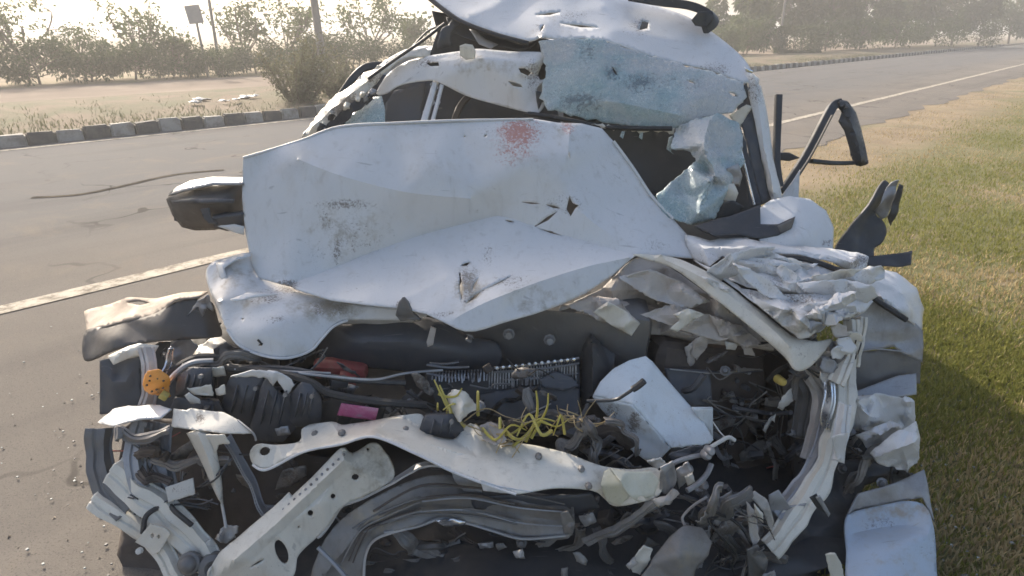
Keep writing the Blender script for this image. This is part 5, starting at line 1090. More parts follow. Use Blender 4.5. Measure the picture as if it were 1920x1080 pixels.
# orange cap
cap = sheet('orange_cap', K(1.565, [(271, 716), (274, 702), (284, 694), (300, 692), (312, 700), (318, 712), (316, 726), (319, 744), (308, 742), (296, 738), (282, 738), (273, 730)]), 'orange_plastic', car, ctrl=[(295, 716, 1.542), (284, 712, 1.55), (306, 716, 1.548)], grid=4, relax=2, jag=1.0, thick=.010, marks=[(300, 732, 16, 10, .6)])
for i in range(9):
    a = i * 2.4; rr = .008 + .022 * math.sqrt(i / 9)
    turned('rivet', P(296, 718, 1.56) + Vector((-.1, -1, .35)).normalized() * .0145 + Vector((rr * math.cos(a), 0, rr * math.sin(a))), [(0, .003), (.0026, .002), (.003, -.002)], 'brown_dark', cap, Vector((-.1, -1, .35)), 6)
block('cap_latch', (308, 742, 1.55), (.022, .02, .02), 'yellow_plastic', cap, (.2, .7, .1), .004)
# dark bumper corner on the left with its dusty top
bl = sheet('bumper_corner', [(96, 622, 1.86), (180, 612, 1.84), (240, 602, 1.82), (290, 590, 1.80), (330, 566, 1.80), (372, 560, 1.82), (398, 568, 1.84), (408, 600, 1.82), (416, 628, 1.80), (390, 634, 1.76), (300, 640, 1.74), (240, 650, 1.74), (170, 664, 1.75), (90, 676, 1.78)], 'grey_plastic', car, ctrl=[(300, 610, 1.75), (200, 636, 1.76)], grid=8, relax=2, crumple=.008, lam=.16, thick=.006)
sheet('bumper_top', [(96, 622, 1.855), (180, 612, 1.835), (240, 602, 1.815), (290, 590, 1.795), (330, 566, 1.795), (372, 560, 1.815), (390, 548, 1.92), (340, 552, 1.96), (290, 560, 1.98), (240, 560, 2.0), (170, 572, 2.02), (90, 584, 2.02)], 'dusty_plastic', bl, grid=8, relax=1, crumple=.008, lam=.12, thick=.005, holes=[[(236, 568), (262, 564), (282, 568), (262, 573)]])
sheet('torn_flap', K(1.78, [(352, 590), (372, 562), (392, 552), (400, 584), (390, 578), (380, 594), (372, 574)]), 'grey_metal', bl, grid=5, facet=(6, .02), jag=1.2)
# left front corner: post, brackets, rails
ribbon('lamp_support', [(266, 650, 1.66), (272, 700, 1.62), (270, 768, 1.58)], .03, 'inner_primer')
ribbon('lamp_support', [(318, 652, 1.64), (310, 690, 1.62), (304, 706, 1.6)], .008, 'chrome', fl=.002)
sheet('lamp_panel', L([(150, 676), (240, 662), (262, 660), (266, 768), (200, 776), (150, 776)], 660, 1.70, 776, 1.64), 'dark_plastic', car, grid=8, facet=(6, .015), thick=.006)
sheet('torn_scrap', L([(180, 668), (240, 650), (262, 644), (298, 648), (290, 662), (240, 672), (200, 684)], 644, 1.70, 684, 1.66), 'dusty_white_paint', car, grid=5, facet=(6, .02))
lbk = sheet('lamp_bracket', [(322, 800, 1.46), (326, 766, 1.50), (350, 770, 1.49), (358, 766, 1.50), (420, 774, 1.49), (446, 788, 1.47), (472, 812, 1.44), (420, 814, 1.43), (360, 806, 1.44)], 'dusty_white_paint', car, grid=5, relax=1, crumple=.005, lam=.08, thick=.004, marks=[(376, 784, 12, 14, .8), (340, 784, 10, 10, .5)])
tube('hem', [(446, 788, 1.468), (474, 812, 1.436), (480, 826, 1.43)], .003, 'grey_metal', lbk)
sheet('lamp_bracket', [(140, 792, 1.56), (200, 768, 1.56), (240, 760, 1.55), (300, 760, 1.52), (322, 770, 1.50), (300, 784, 1.46), (260, 790, 1.45), (200, 800, 1.46)], 'white_paint', car, grid=5, relax=1, crumple=.006, lam=.08, thick=.004, marks=[(250, 782, 30, 8, .6)])
sheet('stay', [(350, 812, 1.45), (376, 806, 1.45), (400, 816, 1.44), (412, 880, 1.41), (418, 950, 1.39), (408, 930, 1.39), (386, 880, 1.41)], 'dusty_white_paint', car, ridges=[[(372, 812, 1.43), (398, 880, 1.395), (414, 944, 1.38)]], grid=5, relax=0, crumple=.003, thick=.004)
tube('hem', [(416, 944, 1.39), (420, 966, 1.38), (424, 990, 1.36)], .004, 'inner_primer', car)
sheet('torn_flap', K(1.42, [(386, 816), (420, 814), (432, 830), (412, 832), (404, 850), (398, 832)]), 'dusty_white_paint', car, grid=4, crumple=.004, jag=.6)
ribbon('stay', [(420, 818, 1.52), (452, 880, 1.48), (484, 944, 1.44), (500, 972, 1.42)], .018, 'grey_metal', fl=.003)
sheet('tag', L([(310, 914), (362, 896), (366, 926), (316, 942)], 896, 1.40, 942, 1.38), 'white_tag', car, grid=5, relax=0, crumple=.002, thick=.003, marks=[(336, 918, 24, 12, .5)])
ribbon('corner_rail', [(300, 790, 1.52), (290, 840, 1.48), (296, 890, 1.44), (308, 940, 1.41)], .05, 'grey_metal')
ribbon('corner_rail', [(264, 790, 1.50), (250, 840, 1.46), (252, 890, 1.42), (276, 940, 1.39), (300, 970, 1.37)], .05, 'grey_metal')
ribbon('corner_rail', [(180, 800, 1.52), (176, 850, 1.48), (190, 910, 1.43), (230, 960, 1.38)], .06, 'dark_metal')
ribbon('chassis_rail', [(200, 890, 1.42), (260, 930, 1.39), (310, 975, 1.36), (350, 1020, 1.33), (384, 1064, 1.30)], .075, 'dusty_white_paint', up=Vector((-.2, -1, .5)))
ribbon('chassis_rail', [(170, 940, 1.40), (230, 980, 1.37), (290, 1030, 1.33), (330, 1090, 1.28)], .05, 'dusty_white_paint', up=Vector((-.2, -1, .5)))
sheet('small_bracket', L([(254, 1016), (282, 982), (310, 990), (320, 1000), (300, 1034), (286, 1040), (280, 1030)], 982, 1.33, 1040, 1.31), 'dusty_white_paint', car, holes=[ringloop(286, 1004, 3.4, 4.5), ringloop(298, 1006, 2.6, 4)], grid=4, relax=0, thick=.003)
turned('bolt', (263, 1032, 1.31), [(0, .012), (.008, .01), (.009, 0)], 'white_tag', car, Vector((0, -1, .5)), 8)
tube('hose', [(268, 1000, 1.34), (274, 968, 1.36), (300, 950, 1.38), (316, 946, 1.39), (330, 960, 1.36), (360, 985, 1.34)], .007, 'rubber', car)
turned('bolt', (352, 1058, 1.29), [(0, .02), (.014, .018), (.022, .01), (.024, 0), (.03, -.004), (.03, -.02)], 'dark_metal', car, Vector((0, -1, .6)), 14)
turned('bush', (400, 1064, 1.30), [(.01, .01), (.02, .016), (.035, .01), (.04, -.01), (.04, -.04)], 'dark_metal', car, Vector((.3, -1, .6)), 16)
sheet('torn_scrap', K(1.34, [(380, 1020), (396, 1010), (406, 1024), (392, 1040), (384, 1038)]), 'white_tag', car, grid=4, facet=(3, .01))
sheet('torn_scrap', K(1.36, [(404, 1010), (420, 985), (448, 986), (440, 1010), (420, 1020)]), 'inner_primer', car, grid=4, facet=(6, .02), jag=1)
# big pierced diagonal rail
dr = sheet('longitudinal_rail', [(396, 1090, 1.27), (412, 1040, 1.30), (450, 1006, 1.32), (520, 944, 1.36), (542, 924, 1.37), (548, 930, 1.37), (600, 880, 1.40), (640, 840, 1.42), (660, 850, 1.44), (700, 830, 1.47), (724, 850, 1.47), (740, 890, 1.44), (720, 910, 1.42), (680, 930, 1.40), (640, 950, 1.38), (610, 990, 1.35), (590, 1010, 1.34), (560, 1040, 1.31), (536, 1090, 1.28)], 'dusty_white_paint', car,
    ctrl=[(600, 940, 1.35), (500, 1020, 1.29)], ridges=[[(440, 1050, 1.255), (520, 980, 1.31), (600, 905, 1.365), (645, 862, 1.395)], [(470, 1050, 1.27), (545, 980, 1.325), (620, 910, 1.38), (660, 872, 1.405)]],
    holes=[ringloop(528, 1034, 11, 24, -.35, 14), sliver(466, 1064, 498, 1046, 2.6), ringloop(582, 962, 5.5, 6), ringloop(624, 930, 5, 5), ringloop(666, 894, 7, 6), ringloop(684, 940, 4, 5), ringloop(690, 842, 3, 3), ringloop(560, 988, 2, 2)], grid=6, relax=1, crumple=.004, lam=.12, thick=.006, angle=24, marks=[(680, 880, 50, 40, .4), (440, 1010, 30, 20, .5), (585, 966, 20, 20, .4)], mud=[(690, 870, 70, 60, .6), (480, 1000, 60, 60, .3)])
ribbon('rail_flange', [(596, 1012, 1.335), (640, 958, 1.375), (700, 924, 1.41), (780, 880, 1.44), (850, 872, 1.45)], .012, 'inner_primer', dr, fl=.002)
beam('stay', [(596, 1026, 1.32), (630, 1060, 1.30), (660, 1096, 1.28)], rect(.009, .014), 'grey_metal', car)
# wheel arch liner, dark with ridges, and the hollow below it
lin = sheet('wheel_arch_liner', [(590, 1100, 1.30), (600, 1030, 1.34), (640, 975, 1.38), (690, 940, 1.41), (760, 905, 1.44), (830, 890, 1.46), (900, 905, 1.46), (980, 920, 1.45), (1060, 935, 1.45), (1076, 960, 1.43), (1070, 1004, 1.40), (1010, 1010, 1.40), (960, 1006, 1.40), (900, 985, 1.41), (860, 976, 1.41), (800, 982, 1.40), (740, 996, 1.38), (706, 1010, 1.37), (688, 1034, 1.36), (680, 1070, 1.34), (678, 1100, 1.33)], 'dirty_metal', car,
    ridges=[[(640, 1040, 1.33), (690, 975, 1.375), (780, 935, 1.41), (880, 930, 1.42), (1060, 955, 1.42)], [(660, 1050, 1.35), (700, 990, 1.39), (790, 955, 1.42), (880, 950, 1.43), (1060, 978, 1.425)]], grid=7, relax=0, crumple=.012, lam=.09, thick=.004, fine=.003, mud=[(700, 960, 90, 60, .7), (850, 960, 120, 30, .5)])
tube('lip_highlight', [(682, 1090, 1.33), (686, 1040, 1.355), (706, 1010, 1.365), (760, 992, 1.385)], .004, 'inner_primer', lin)  # paler tubes, the edge highlight of the liner put into their colour
tube('lip_highlight', [(720, 998, 1.375), (780, 988, 1.392), (830, 972, 1.405), (880, 982, 1.405), (920, 994, 1.40), (980, 1010, 1.395), (1060, 1004, 1.395)], .0045, 'grey_metal', lin)
sheet('torn_scrap', K(1.395, [(816, 976), (850, 972), (874, 978), (870, 985), (830, 986)]), 'chrome', lin, grid=4, facet=(3, .006))
sheet('arch_shade_sheet', L([(660, 985), (760, 960), (1100, 980), (1320, 960), (1340, 1110), (660, 1110)], 960, 1.62, 1110, 1.45), 'brown_dark', car, grid=10, facet=(14, .03), thick=.006)  # dark brown sheet added behind the arch for its shaded hollow
# below the crossmember: bumper beam and brackets, dark
beam('bumper_beam', [(900, 960, 1.50), (1000, 972, 1.49), (1060, 978, 1.48)], rect(.03, .05), 'dark_metal', car)
sheet('lower_grille', L([(880, 925), (1000, 930), (1110, 925), (1124, 950), (1060, 970), (960, 960), (890, 950)], 925, 1.42, 970, 1.44), 'dark_plastic', car, grid=7, crumple=.01, lam=.1, thick=.006)
for q, m_, d in (([(1050, 962), (1066, 958), (1078, 980), (1072, 1002), (1058, 1000)], 'dirty_metal', 1.38), ([(1084, 968), (1112, 960), (1118, 978), (1096, 988)], 'grey_metal', 1.40), ([(1074, 1036), (1086, 1034), (1102, 1050), (1098, 1060), (1082, 1052)], 'dirty_metal', 1.36), ([(1052, 1066), (1064, 1064), (1064, 1090), (1054, 1090)], 'dirty_metal', 1.33), ([(1180, 1058), (1196, 1036), (1208, 1022), (1224, 1030), (1216, 1056), (1200, 1076), (1186, 1072)], 'dusty_white_paint', 1.34), ([(1174, 1060), (1190, 1044), (1196, 1056), (1180, 1066)], 'inner_primer', 1.335),
                 ([(1328, 940), (1344, 932), (1354, 960), (1350, 990), (1336, 980)], 'grey_metal', 1.42), ([(1344, 936), (1372, 920), (1376, 980), (1360, 1000)], 'grey_metal', 1.44), ([(1400, 940), (1416, 960), (1424, 1010), (1412, 1030), (1404, 990)], 'inner_primer', 1.38), ([(1414, 944), (1430, 964), (1430, 980), (1418, 964)], 'dusty_white_paint', 1.37), ([(1400, 1030), (1420, 1020), (1440, 1050), (1430, 1090), (1404, 1090)], 'dark_metal', 1.36), ([(1430, 1078), (1452, 1070), (1460, 1092), (1434, 1096)], 'grey_metal', 1.33),
                 ([(1548, 1040), (1566, 1036), (1578, 1060), (1586, 1096), (1560, 1096)], 'dusty_white_paint', 1.34), ([(930, 1020), (944, 1018), (950, 1026), (934, 1032)], 'dirty_metal', 1.42), ([(896, 1018), (924, 1016), (926, 1026), (900, 1028)], 'grey_metal', 1.44), ([(962, 1034), (980, 1030), (984, 1046), (968, 1046)], 'inner_primer', 1.4)):
    sheet('torn_bracket', K(d, q), m_, car, grid=4, facet=(4, .014), jag=.5, thick=.004)
sheet('lower_arm', [(1190, 1100, 1.30), (1220, 1056, 1.33), (1256, 1006, 1.36), (1284, 984, 1.38), (1316, 990, 1.38), (1334, 1016, 1.36), (1326, 1040, 1.34), (1302, 1066, 1.32), (1292, 1100, 1.30)], 'dirty_metal', car, ctrl=[(1270, 1040, 1.31)], grid=6, relax=1, crumple=.006, lam=.1, thick=.006, mud=[(1270, 1040, 60, 50, .6)])
tube('pipe', [(1286, 988, 1.40), (1280, 970, 1.42), (1300, 948, 1.43), (1326, 932, 1.44)], .004, 'inner_primer', car)
# bent tubes and brackets at the right end of the crossmember
tube('pipe', [(1240, 890, 1.44), (1264, 868, 1.46), (1300, 856, 1.48), (1326, 852, 1.50)], .007, 'grey_metal', car)
tube('pipe', [(1288, 920, 1.43), (1310, 906, 1.45), (1326, 888, 1.47), (1334, 870, 1.49)], .008, 'grey_metal', car)
tube('pipe', [(1320, 846, 1.50), (1350, 828, 1.54), (1366, 820, 1.56), (1378, 826, 1.56)], .006, 'white_tag', car)
tube('wire', [(1336, 790, 1.60), (1350, 810, 1.58), (1364, 824, 1.56)], .002, 'white_tag', car)
for x, y in ((1332, 846), (1326, 854), (1320, 910), (1232, 946)): turned('bolt', (x, y, 1.47), [(0, .012), (.008, .012), (.012, .006), (.014, 0), (.014, -.02)], 'grey_metal', car, Vector((.1, -1, .4)), 9)
for q, m_, d in (([(1238, 876), (1262, 864), (1270, 900), (1256, 930), (1236, 920)], 'grey_metal', 1.41), ([(1268, 880), (1290, 866), (1300, 880), (1294, 900), (1272, 916)], 'grey_metal', 1.43), ([(1284, 894), (1298, 886), (1302, 902), (1290, 910)], 'white_tag', 1.40), ([(1222, 936), (1250, 930), (1262, 916), (1274, 924), (1256, 944), (1234, 950)], 'inner_primer', 1.39), ([(1212, 864), (1238, 858), (1250, 870), (1232, 880)], 'dusty_white_paint', 1.47), ([(1252, 852), (1300, 836), (1330, 838), (1296, 856), (1262, 866)], 'dark_plastic', 1.50)):
    sheet('torn_bracket', K(d, q), m_, car, grid=4, facet=(5, .016), jag=.6, thick=.004)
# right of the bay: dark brown sheet added as the shade of the hollow, with small parts
sheet('bay_shade_sheet', [(1330, 660, 1.98), (1420, 650, 1.98), (1500, 690, 1.95), (1530, 760, 1.92), (1520, 850, 1.86), (1470, 920, 1.80), (1380, 900, 1.82), (1320, 820, 1.88), (1310, 720, 1.95)], 'brown_dark', car, ctrl=[(1420, 780, 2.08)], grid=9, relax=3, facet=(12, .03), thick=.005)
for q, m_, d in (([(1360, 640), (1384, 644), (1380, 656), (1362, 654)], 'white_tag', 1.78), ([(1386, 640), (1410, 650), (1416, 668), (1396, 664)], 'inner_primer', 1.79), ([(1300, 640), (1320, 616), (1330, 624), (1326, 650), (1306, 676), (1296, 664)], 'beige_primer', 1.80), ([(1284, 652), (1300, 640), (1304, 680), (1292, 690)], 'inner_primer', 1.81), ([(1468, 742), (1484, 728), (1486, 752), (1466, 770), (1458, 764)], 'white_tag', 1.70), ([(1430, 806), (1442, 784), (1452, 780), (1440, 800), (1434, 812)], 'white_tag', 1.72), ([(1446, 786), (1454, 776), (1452, 792)], 'white_tag', 1.71)):
    sheet('torn_scrap', K(d, q), m_, car, grid=4, facet=(4, .012), jag=.6)
turned('yellow_cap', (1467, 716, 1.70), [(0, .010), (.008, .010), (.012, .005), (.013, -.01), (.014, -.03)], 'yellow_plastic', car, Vector((.1, -1, .2)), 12)
for i in range(16):
    x, y = random.uniform(1350, 1420), random.uniform(690, 790)
    turned('connector', (x, y, 1.80 + random.uniform(-.03, .03)), [(0, .012), (.007, .012), (.009, .004), (.009, -.02)], random.choice(['grey_metal', 'dark_metal', 'dark_plastic', 'brown_dark']), car, Vector((random.uniform(-.5, .5), -1, .2)), 8)
# big outer panels, right
lbp = empty('sky_tinted_panel', P(1690, 1080, 1.5), 'smooth bumper panel tinted blue-grey with painted sky reflection lying at the wreck corner on the right', 'bumper panel')
sheet('panel_skin', [(1584, 975, 1.50), (1600, 960, 1.52), (1650, 948, 1.525), (1690, 940, 1.52), (1740, 940, 1.5), (1790, 945, 1.5), (1830, 965, 1.46), (1850, 1010, 1.42), (1856, 1060, 1.38), (1850, 1110, 1.34), (1700, 1115, 1.30), (1596, 1112, 1.30), (1586, 1030, 1.42)], 'sky_tinted_paint', lbp, ctrl=[(1700, 1020, 1.40)], ridges=[[(1600, 1000, 1.47), (1700, 985, 1.475), (1820, 1000, 1.42)]], marks=[(1650, 980, 60, 20, .5), (1750, 1030, 60, 40, .4)], mud=[(1700, 960, 140, 20, .7), (1690, 1060, 80, 50, .4)], grid=8, relax=4, crumple=.002, lam=.4, thick=.005)
sheet('panel_fold', [(1584, 972, 1.505), (1610, 926, 1.54), (1690, 900, 1.55), (1800, 880, 1.55), (1850, 978, 1.465), (1790, 933, 1.505), (1690, 938, 1.525), (1600, 958, 1.525)], 'grey_metal', lbp, grid=7, relax=1, crumple=.008, lam=.14, thick=.004)
sheet('shade_filler', L([(1500, 900), (1560, 870), (1600, 860), (1700, 880), (1620, 910), (1590, 970), (1596, 1100), (1440, 1100), (1460, 1030)], 860, 1.66, 1100, 1.42), 'black_plastic', car, grid=9, facet=(10, .02), thick=.006)  # dark sheets added to fill shaded gaps and block the bright ground
sheet('shade_filler', L([(1500, 700), (1600, 730), (1700, 730), (1720, 900), (1600, 900), (1520, 900)], 700, 1.86, 900, 1.78), 'black_plastic', car, grid=10, facet=(8, .02), thick=.006)
sheet('shade_filler', L([(236, 800), (260, 784), (420, 790), (560, 850), (640, 860), (560, 960), (430, 1100), (250, 1100), (216, 1040), (232, 980), (206, 900)], 780, 1.68, 1100, 1.44), 'brown_dark', car, grid=10, facet=(14, .02), thick=.006)
sheet('shade_filler', L([(300, 640), (420, 640), (600, 660), (640, 820), (560, 860), (420, 800), (250, 790), (230, 690)], 640, 1.92, 860, 1.74), 'black_plastic', car, grid=10, facet=(10, .02), thick=.006)
fw = turned('front_wheel', Vector((-1.03, 1.93, .285)), [(.16, -.08), (.17, -.085), (.25, -.092), (.268, -.085), (.280, -.06), (.283, -.02), (.276, -.018), (.276, -.012), (.284, -.010), (.284, .010), (.276, .012), (.276, .018), (.283, .02), (.280, .06), (.268, .085), (.25, .092), (.17, .085), (.16, .08)], 'rubber', car, Vector((-1, -.35, .12)), 40)
turned('rim', Vector((-1.03, 1.93, .285)), [(.01, .03), (.05, .035), (.06, .05), (.13, .045), (.165, .075), (.17, .06)], 'grey_metal', fw, Vector((-1, -.35, .12)), 24)
# small stuff filling the bay: hoses, wires, scraps
rr_ = random.Random(42)
zones = [((320, 640), (660, 800), (1.62, 1.78), 16), ((600, 1080), (690, 800), (1.62, 1.76), 26), ((1050, 1140), (790, 880), (1.52, 1.62), 14), ((1280, 1500), (650, 900), (1.72, 1.88), 30), ((420, 640), (830, 1000), (1.5, 1.62), 12), ((1080, 1420), (930, 1090), (1.42, 1.52), 34), ((700, 1080), (1010, 1090), (1.45, 1.52), 16), ((1490, 1600), (640, 900), (1.66, 1.76), 14), ((250, 420), (820, 1060), (1.44, 1.54), 12), ((1590, 1700), (840, 910), (1.6, 1.7), 8)]
for (xa, xb), (ya, yb), (da, db), n_ in zones:
    for i in range(n_):
        x, y, d = rr_.uniform(xa, xb), rr_.uniform(ya, yb), rr_.uniform(da, db); kd = rr_.random()
        if kd < .34:
            a = rr_.uniform(-.7, .7); ln = rr_.uniform(40, 130); pts = []
            for j in range(4): pts.append((x + ln * (j / 3 - .5) * math.cos(a) + rr_.uniform(-8, 8), y + ln * (j / 3 - .5) * math.sin(a) + rr_.uniform(-12, 12), d + rr_.uniform(-.04, .04)))
            tube('hose' if kd < .16 else 'wire', pts, rr_.uniform(.006, .011) if kd < .16 else rr_.uniform(.0018, .0035), rr_.choice(['rubber', 'black_plastic', 'dark_plastic', 'dark_metal', 'grey_metal', 'rubber'] + (['red_plastic', 'dark_metal'] if kd > .28 else [])), car, 6, 5)
        elif kd < .72:
            k_ = rr_.randint(6, 8); s_ = rr_.uniform(14, 40); a0 = rr_.uniform(-1.2, 1.2); el = rr_.uniform(.18, .5); q = []
            for j in range(k_):
                t_ = j * 6.283 / k_; rd = rr_.uniform(.6, 1.25); u_, w_ = s_ * rd * math.cos(t_), s_ * el * rd * math.sin(t_)
                q.append((x + u_ * math.cos(a0) - w_ * math.sin(a0), y + u_ * math.sin(a0) + w_ * math.cos(a0), d + rr_.uniform(-.02, .02)))
            sheet('torn_scrap', q, rr_.choice(['dark_metal', 'dirty_metal', 'dirty_plastic', 'brown_dark', 'dark_metal', 'dirty_plastic', 'dark_plastic', 'dirty_metal', 'dark_metal', 'grey_metal']), car, grid=5, facet=(6, .02), jag=.8, marks=[(x, y, s_, s_, .6)])
        elif kd < .86:
            block('bracket', (x, y, d), (rr_.uniform(.02, .07), rr_.uniform(.015, .04), rr_.uniform(.02, .05)), rr_.choice(['dark_plastic', 'black_plastic', 'dark_metal', 'brown_dark']), car, (rr_.uniform(-.6, .6), rr_.uniform(-.8, .8), rr_.uniform(-.6, .6)), .004, 2, .003, 2)
        else:
            turned('bolt', (x, y, d - .03), [(0, .012), (.007, .012), (.010, .008), (.011, 0), (.016, -.001), (.016, -.01)], rr_.choice(['dark_metal', 'dark_metal', 'grey_metal']), car, Vector((rr_.uniform(-.6, .6), -1, rr_.uniform(-.2, .8))), 8)

# long torn strips, looms and hoses binding the front together
zs = [((1100, 1440), (940, 1080), (1.40, 1.48), 15), ((690, 1080), (1000, 1080), (1.42, 1.50), 12), ((1340, 1500), (650, 900), (1.72, 1.84), 16), ((1060, 1190), (800, 880), (1.50, 1.56), 9), ((580, 1090), (740, 800), (1.60, 1.68), 9), ((320, 600), (670, 720), (1.64, 1.70), 8), ((1490, 1600), (640, 900), (1.66, 1.74), 9), ((230, 420), (800, 1060), (1.38, 1.46), 10), ((1600, 1690), (850, 910), (1.58, 1.64), 5), ((1330, 1460), (930, 1080), (1.34, 1.42), 10)]
for (xa, xb), (ya, yb), (da, db), n_ in zs:
    for i in range(n_):
        x, y, d_ = rr_.uniform(xa, xb), rr_.uniform(ya, yb), rr_.uniform(da, db); a = rr_.uniform(-1.5, 1.5) if xa > 1000 else rr_.gauss(0, .5); ln = rr_.uniform(60, 170); kd = rr_.random()
        pts = [(x + ln * (j / 4 - .5) * math.cos(a) + rr_.gauss(0, 7), y + ln * (j / 4 - .5) * math.sin(a) + rr_.gauss(0, 8), d_ + rr_.uniform(-.025, .025)) for j in range(5)]
        pts = [(min(max(px_, xa - 10), xb + 10), min(max(py_, ya - 10), yb + 20), Yd) for px_, py_, Yd in pts]
        if kd < .5:
            beam('torn_strip', pts, hat(rr_.uniform(.012, .035), rr_.uniform(.004, .010), .004), rr_.choice(['dirty_metal', 'dark_metal', 'dirty_metal', 'dirty_plastic', 'grey_metal', 'dark_metal', 'brown_dark']), car, closed=False, up=Vector((rr_.uniform(-.6, .6), -1, rr_.uniform(-.3, .6))), thick=.002, seg=7, crumple=.012, lam=.06)
        elif kd < .9:
            r0 = rr_.uniform(.0015, .0028)
            for w_ in range(rr_.randint(2, 4)):
                tube('wire', [(px_ + rr_.gauss(0, 5), py_ + rr_.gauss(0, 5), Yd + rr_.gauss(0, .006)) for px_, py_, Yd in pts], r0, rr_.choice(['rubber', 'rubber', 'dirty_plastic', 'dark_plastic', 'dirty_metal']), car, 5, 5)
        else:
            tube('hose', pts, rr_.uniform(.004, .009), rr_.choice(['rubber', 'dirty_plastic', 'dark_metal', 'dirty_metal']), car, 8, 6)

# pressed grooves and dried mud ridges on the arch liner; spot welds along the rail
rl = random.Random(5)
for i in range(16):
    o_ = rl.uniform(0, 1); m_ = rl.choice(['dirty_metal', 'dark_metal', 'brown_dark', 'dirty_plastic', 'grey_metal']); k0 = rl.uniform(0, .5)
    base_ = [(616 + 60 * o_, 1060 - 10 * o_, 1.325), (650 + 46 * o_, 1000 - 4 * o_, 1.36), (700 + 30 * o_, 950 + 40 * o_, 1.385), (790, 915 + 60 * o_, 1.40), (880, 910 + 64 * o_, 1.41), (970, 925 + 70 * o_, 1.41), (1060, 940 + 58 * o_, 1.405)]
    a_ = rl.randint(0, 3); tube('groove', [(x + rl.gauss(0, 3), y + rl.gauss(0, 2.5), Yd - .006) for x, y, Yd in base_[a_:a_ + rl.randint(3, 5)]], rl.uniform(.0015, .004), m_, lin, 5)
for i in range(22):
    t_ = i / 21; x, y, Yd = 424 + 216 * t_, 1046 - 196 * t_, 1.292 + .118 * t_
    turned('spot_weld', (x + 5, y + 2, Yd - .006), [(0, .004), (.003, .0035), (.0045, 0)], 'grey_metal' if i % 3 else 'dirty_metal', dr, Vector((-.2, -1, .3)), 6)
for x, y, Yd in ((640, 812, 1.47), (760, 806, 1.50), (1010, 856, 1.45), (1090, 880, 1.43), (1104, 912, 1.375), (590, 814, 1.49)):
    turned('bolt', (x, y, Yd - .012), [(0, .008), (.005, .008), (.008, .004), (.010, 0), (.010, -.01)], 'dirty_metal', cm, Vector((0, -1, .5)), 8)
# ------------------------------------------------------------------ dry straw caught in the wreck
def straw(name, label, stems, mat='straw_yellow', rad=.003):
    b = P(*stems[0][0]); t = empty(name, b, label, 'strands' if 'yellow' in name else 'dry grass', None)
    for st in stems:
        tube('stalk', st, rad * random.uniform(.7, 1.3), mat, t, 5, 5, .4)
    return t
def burst(cx, cy, Y, n, ln, a0, a1, seed):
    """tangled stalks lying about one spot, most of them near flat"""
    r_ = random.Random(seed); out = []
    for _ in range(n):
        a = r_.choice([0, math.pi]) + r_.gauss(0, .45) if r_.random() < .75 else r_.uniform(a0, a1)
        l_ = ln * r_.uniform(.5, 1.3); x0, y0 = cx + r_.gauss(0, ln * .45), cy + r_.gauss(0, ln * .22); k_ = r_.uniform(-1.0, 1.0)
        out.append([(x0, y0, Y + r_.uniform(-.03, .02)), (x0 + l_ * .45 * math.cos(a), y0 - l_ * .45 * math.sin(a), Y + r_.uniform(-.04, .02)), (x0 + l_ * .45 * math.cos(a) + l_ * .5 * math.cos(a + k_), y0 - l_ * .45 * math.sin(a) - l_ * .5 * math.sin(a + k_), Y + r_.uniform(-.04, .03))])
    return out
def loops(x0, x1, y, Y, n, seed):
    r_ = random.Random(seed); out = []
    for _ in range(n):
        a, b = r_.uniform(x0, x1), r_.uniform(x0, x1); h1, h2 = r_.uniform(-34, 22), r_.uniform(-30, 26)
        out.append([(a, y + r_.uniform(-8, 14), Y + r_.uniform(-.02, .02)), (a * .7 + b * .3, y + h1, Y + r_.uniform(-.04, .01)), (a * .35 + b * .65, y + h2, Y + r_.uniform(-.04, .02)), (b, y + r_.uniform(-10, 14), Y + r_.uniform(-.02, .03))])
    return out
straw('yellow_strands', 'bright yellow looping strands with two upright ends in front of the radiator', [[(985, 828, 1.48), (1004, 790, 1.50), (1008, 760, 1.50), (1005, 733, 1.51)], [(996, 822, 1.48), (1016, 786, 1.50), (1026, 764, 1.50), (1028, 738, 1.51)], [(960, 838, 1.46), (990, 812, 1.48), (1010, 786, 1.49), (1040, 790, 1.49)], [(1000, 800, 1.48), (1016, 790, 1.48), (1044, 800, 1.48), (1066, 786, 1.49)]] + loops(900, 1060, 806, 1.485, 6, 1), rad=.0048)
straw('yellow_strands', 'bright yellow torn strands at the left end, by the black hose', [[(872, 800, 1.52), (842, 768, 1.53), (828, 742, 1.54), (814, 712, 1.55)], [(860, 790, 1.52), (838, 756, 1.54), (830, 736, 1.545), (824, 722, 1.55)], [(822, 738, 1.545), (838, 744, 1.54), (856, 742, 1.535), (866, 728, 1.54)]] + loops(818, 900, 768, 1.525, 4, 2), rad=.0048)
straw('straw_clump', 'dull straw tangle beside the pale loose box', burst(1070, 790, 1.52, 14, 46, -.6, 3.8, 3), 'grass_dry', .0022)
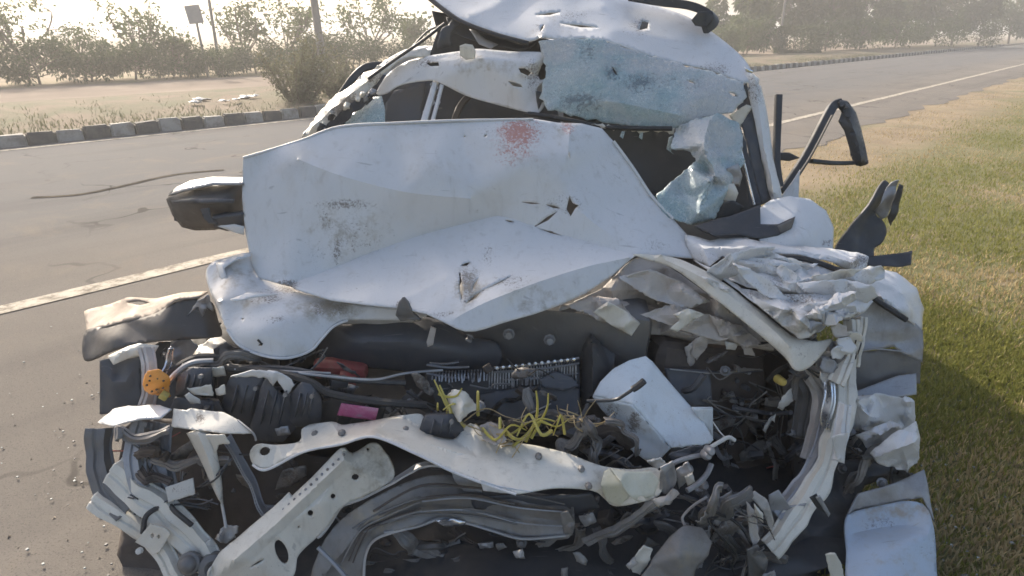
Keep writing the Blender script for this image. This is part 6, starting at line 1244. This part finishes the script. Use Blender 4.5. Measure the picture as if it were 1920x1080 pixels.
straw('straw_clump', 'dry twigs strung along the top of the bent front sheet', [[(836, 770, 1.53), (880, 800, 1.5), (930, 810, 1.48), (985, 812, 1.47)], [(870, 790, 1.51), (910, 766, 1.52), (950, 782, 1.5), (990, 790, 1.49)], [(930, 850, 1.42), (945, 810, 1.45), (938, 780, 1.48)], [(960, 858, 1.40), (985, 820, 1.44), (1000, 800, 1.46)]] + burst(940, 812, 1.48, 16, 50, -.8, 4.0, 4), 'grass_dry', .002)
o = sheet('torn_cloth', [(838, 742, 1.56), (850, 730, 1.56), (872, 734, 1.55), (890, 756, 1.54), (900, 766, 1.53), (876, 776, 1.51), (862, 792, 1.50), (848, 772, 1.53)], 'dusty_white_paint', None, grid=4, facet=(8, .02), jag=.6)
tag(o, 'grey crumpled scrap caught under the left straw sprig', 'scrap')
o = sheet('torn_cardboard', [(898, 800, 1.49), (920, 790, 1.50), (940, 800, 1.48), (950, 826, 1.45), (930, 836, 1.44), (906, 824, 1.47)], 'beige_primer', None, grid=4, facet=(6, .012), jag=.6)
tag(o, 'beige torn scrap among dry twigs on the bent front sheet', 'scrap')
o = sheet('brown_scrap', K(1.50, [(940, 790), (966, 786), (978, 800), (968, 826), (948, 822)]), 'brown_dark', None, grid=4, facet=(6, .012))
tag(o, 'dark brown scrap between the twigs and the upright yellow straw', 'scrap')
HAZE = 0.0047
# ------------------------------------------------------------------ haze: one closed box of thin dusty air
bm = bmesh.new(); bmesh.ops.create_cube(bm, size=1); bmesh.ops.scale(bm, vec=(980, 980, 9.5), verts=bm.verts); bmesh.ops.translate(bm, vec=(0, 0, 3.75), verts=bm.verts)
me = bpy.data.meshes.new('haze'); bm.to_mesh(me); bm.free()
hm = bpy.data.materials.new('haze_air'); hm.use_nodes = True; t = hm.node_tree; t.nodes.remove(t.nodes['Principled BSDF'])
pv = t.nodes.new('ShaderNodeVolumePrincipled'); pv.inputs['Color'].default_value = (.93, .92, .90, 1); pv.inputs['Density'].default_value = HAZE; pv.inputs['Anisotropy'].default_value = .35
t.links.new(pv.outputs[0], t.nodes['Material Output'].inputs['Volume'])
tag(link('haze', me, hm), 'thin dusty haze in the air over the road', 'haze', kind='stuff')
print('TRIANGLES', STATS['tri'])
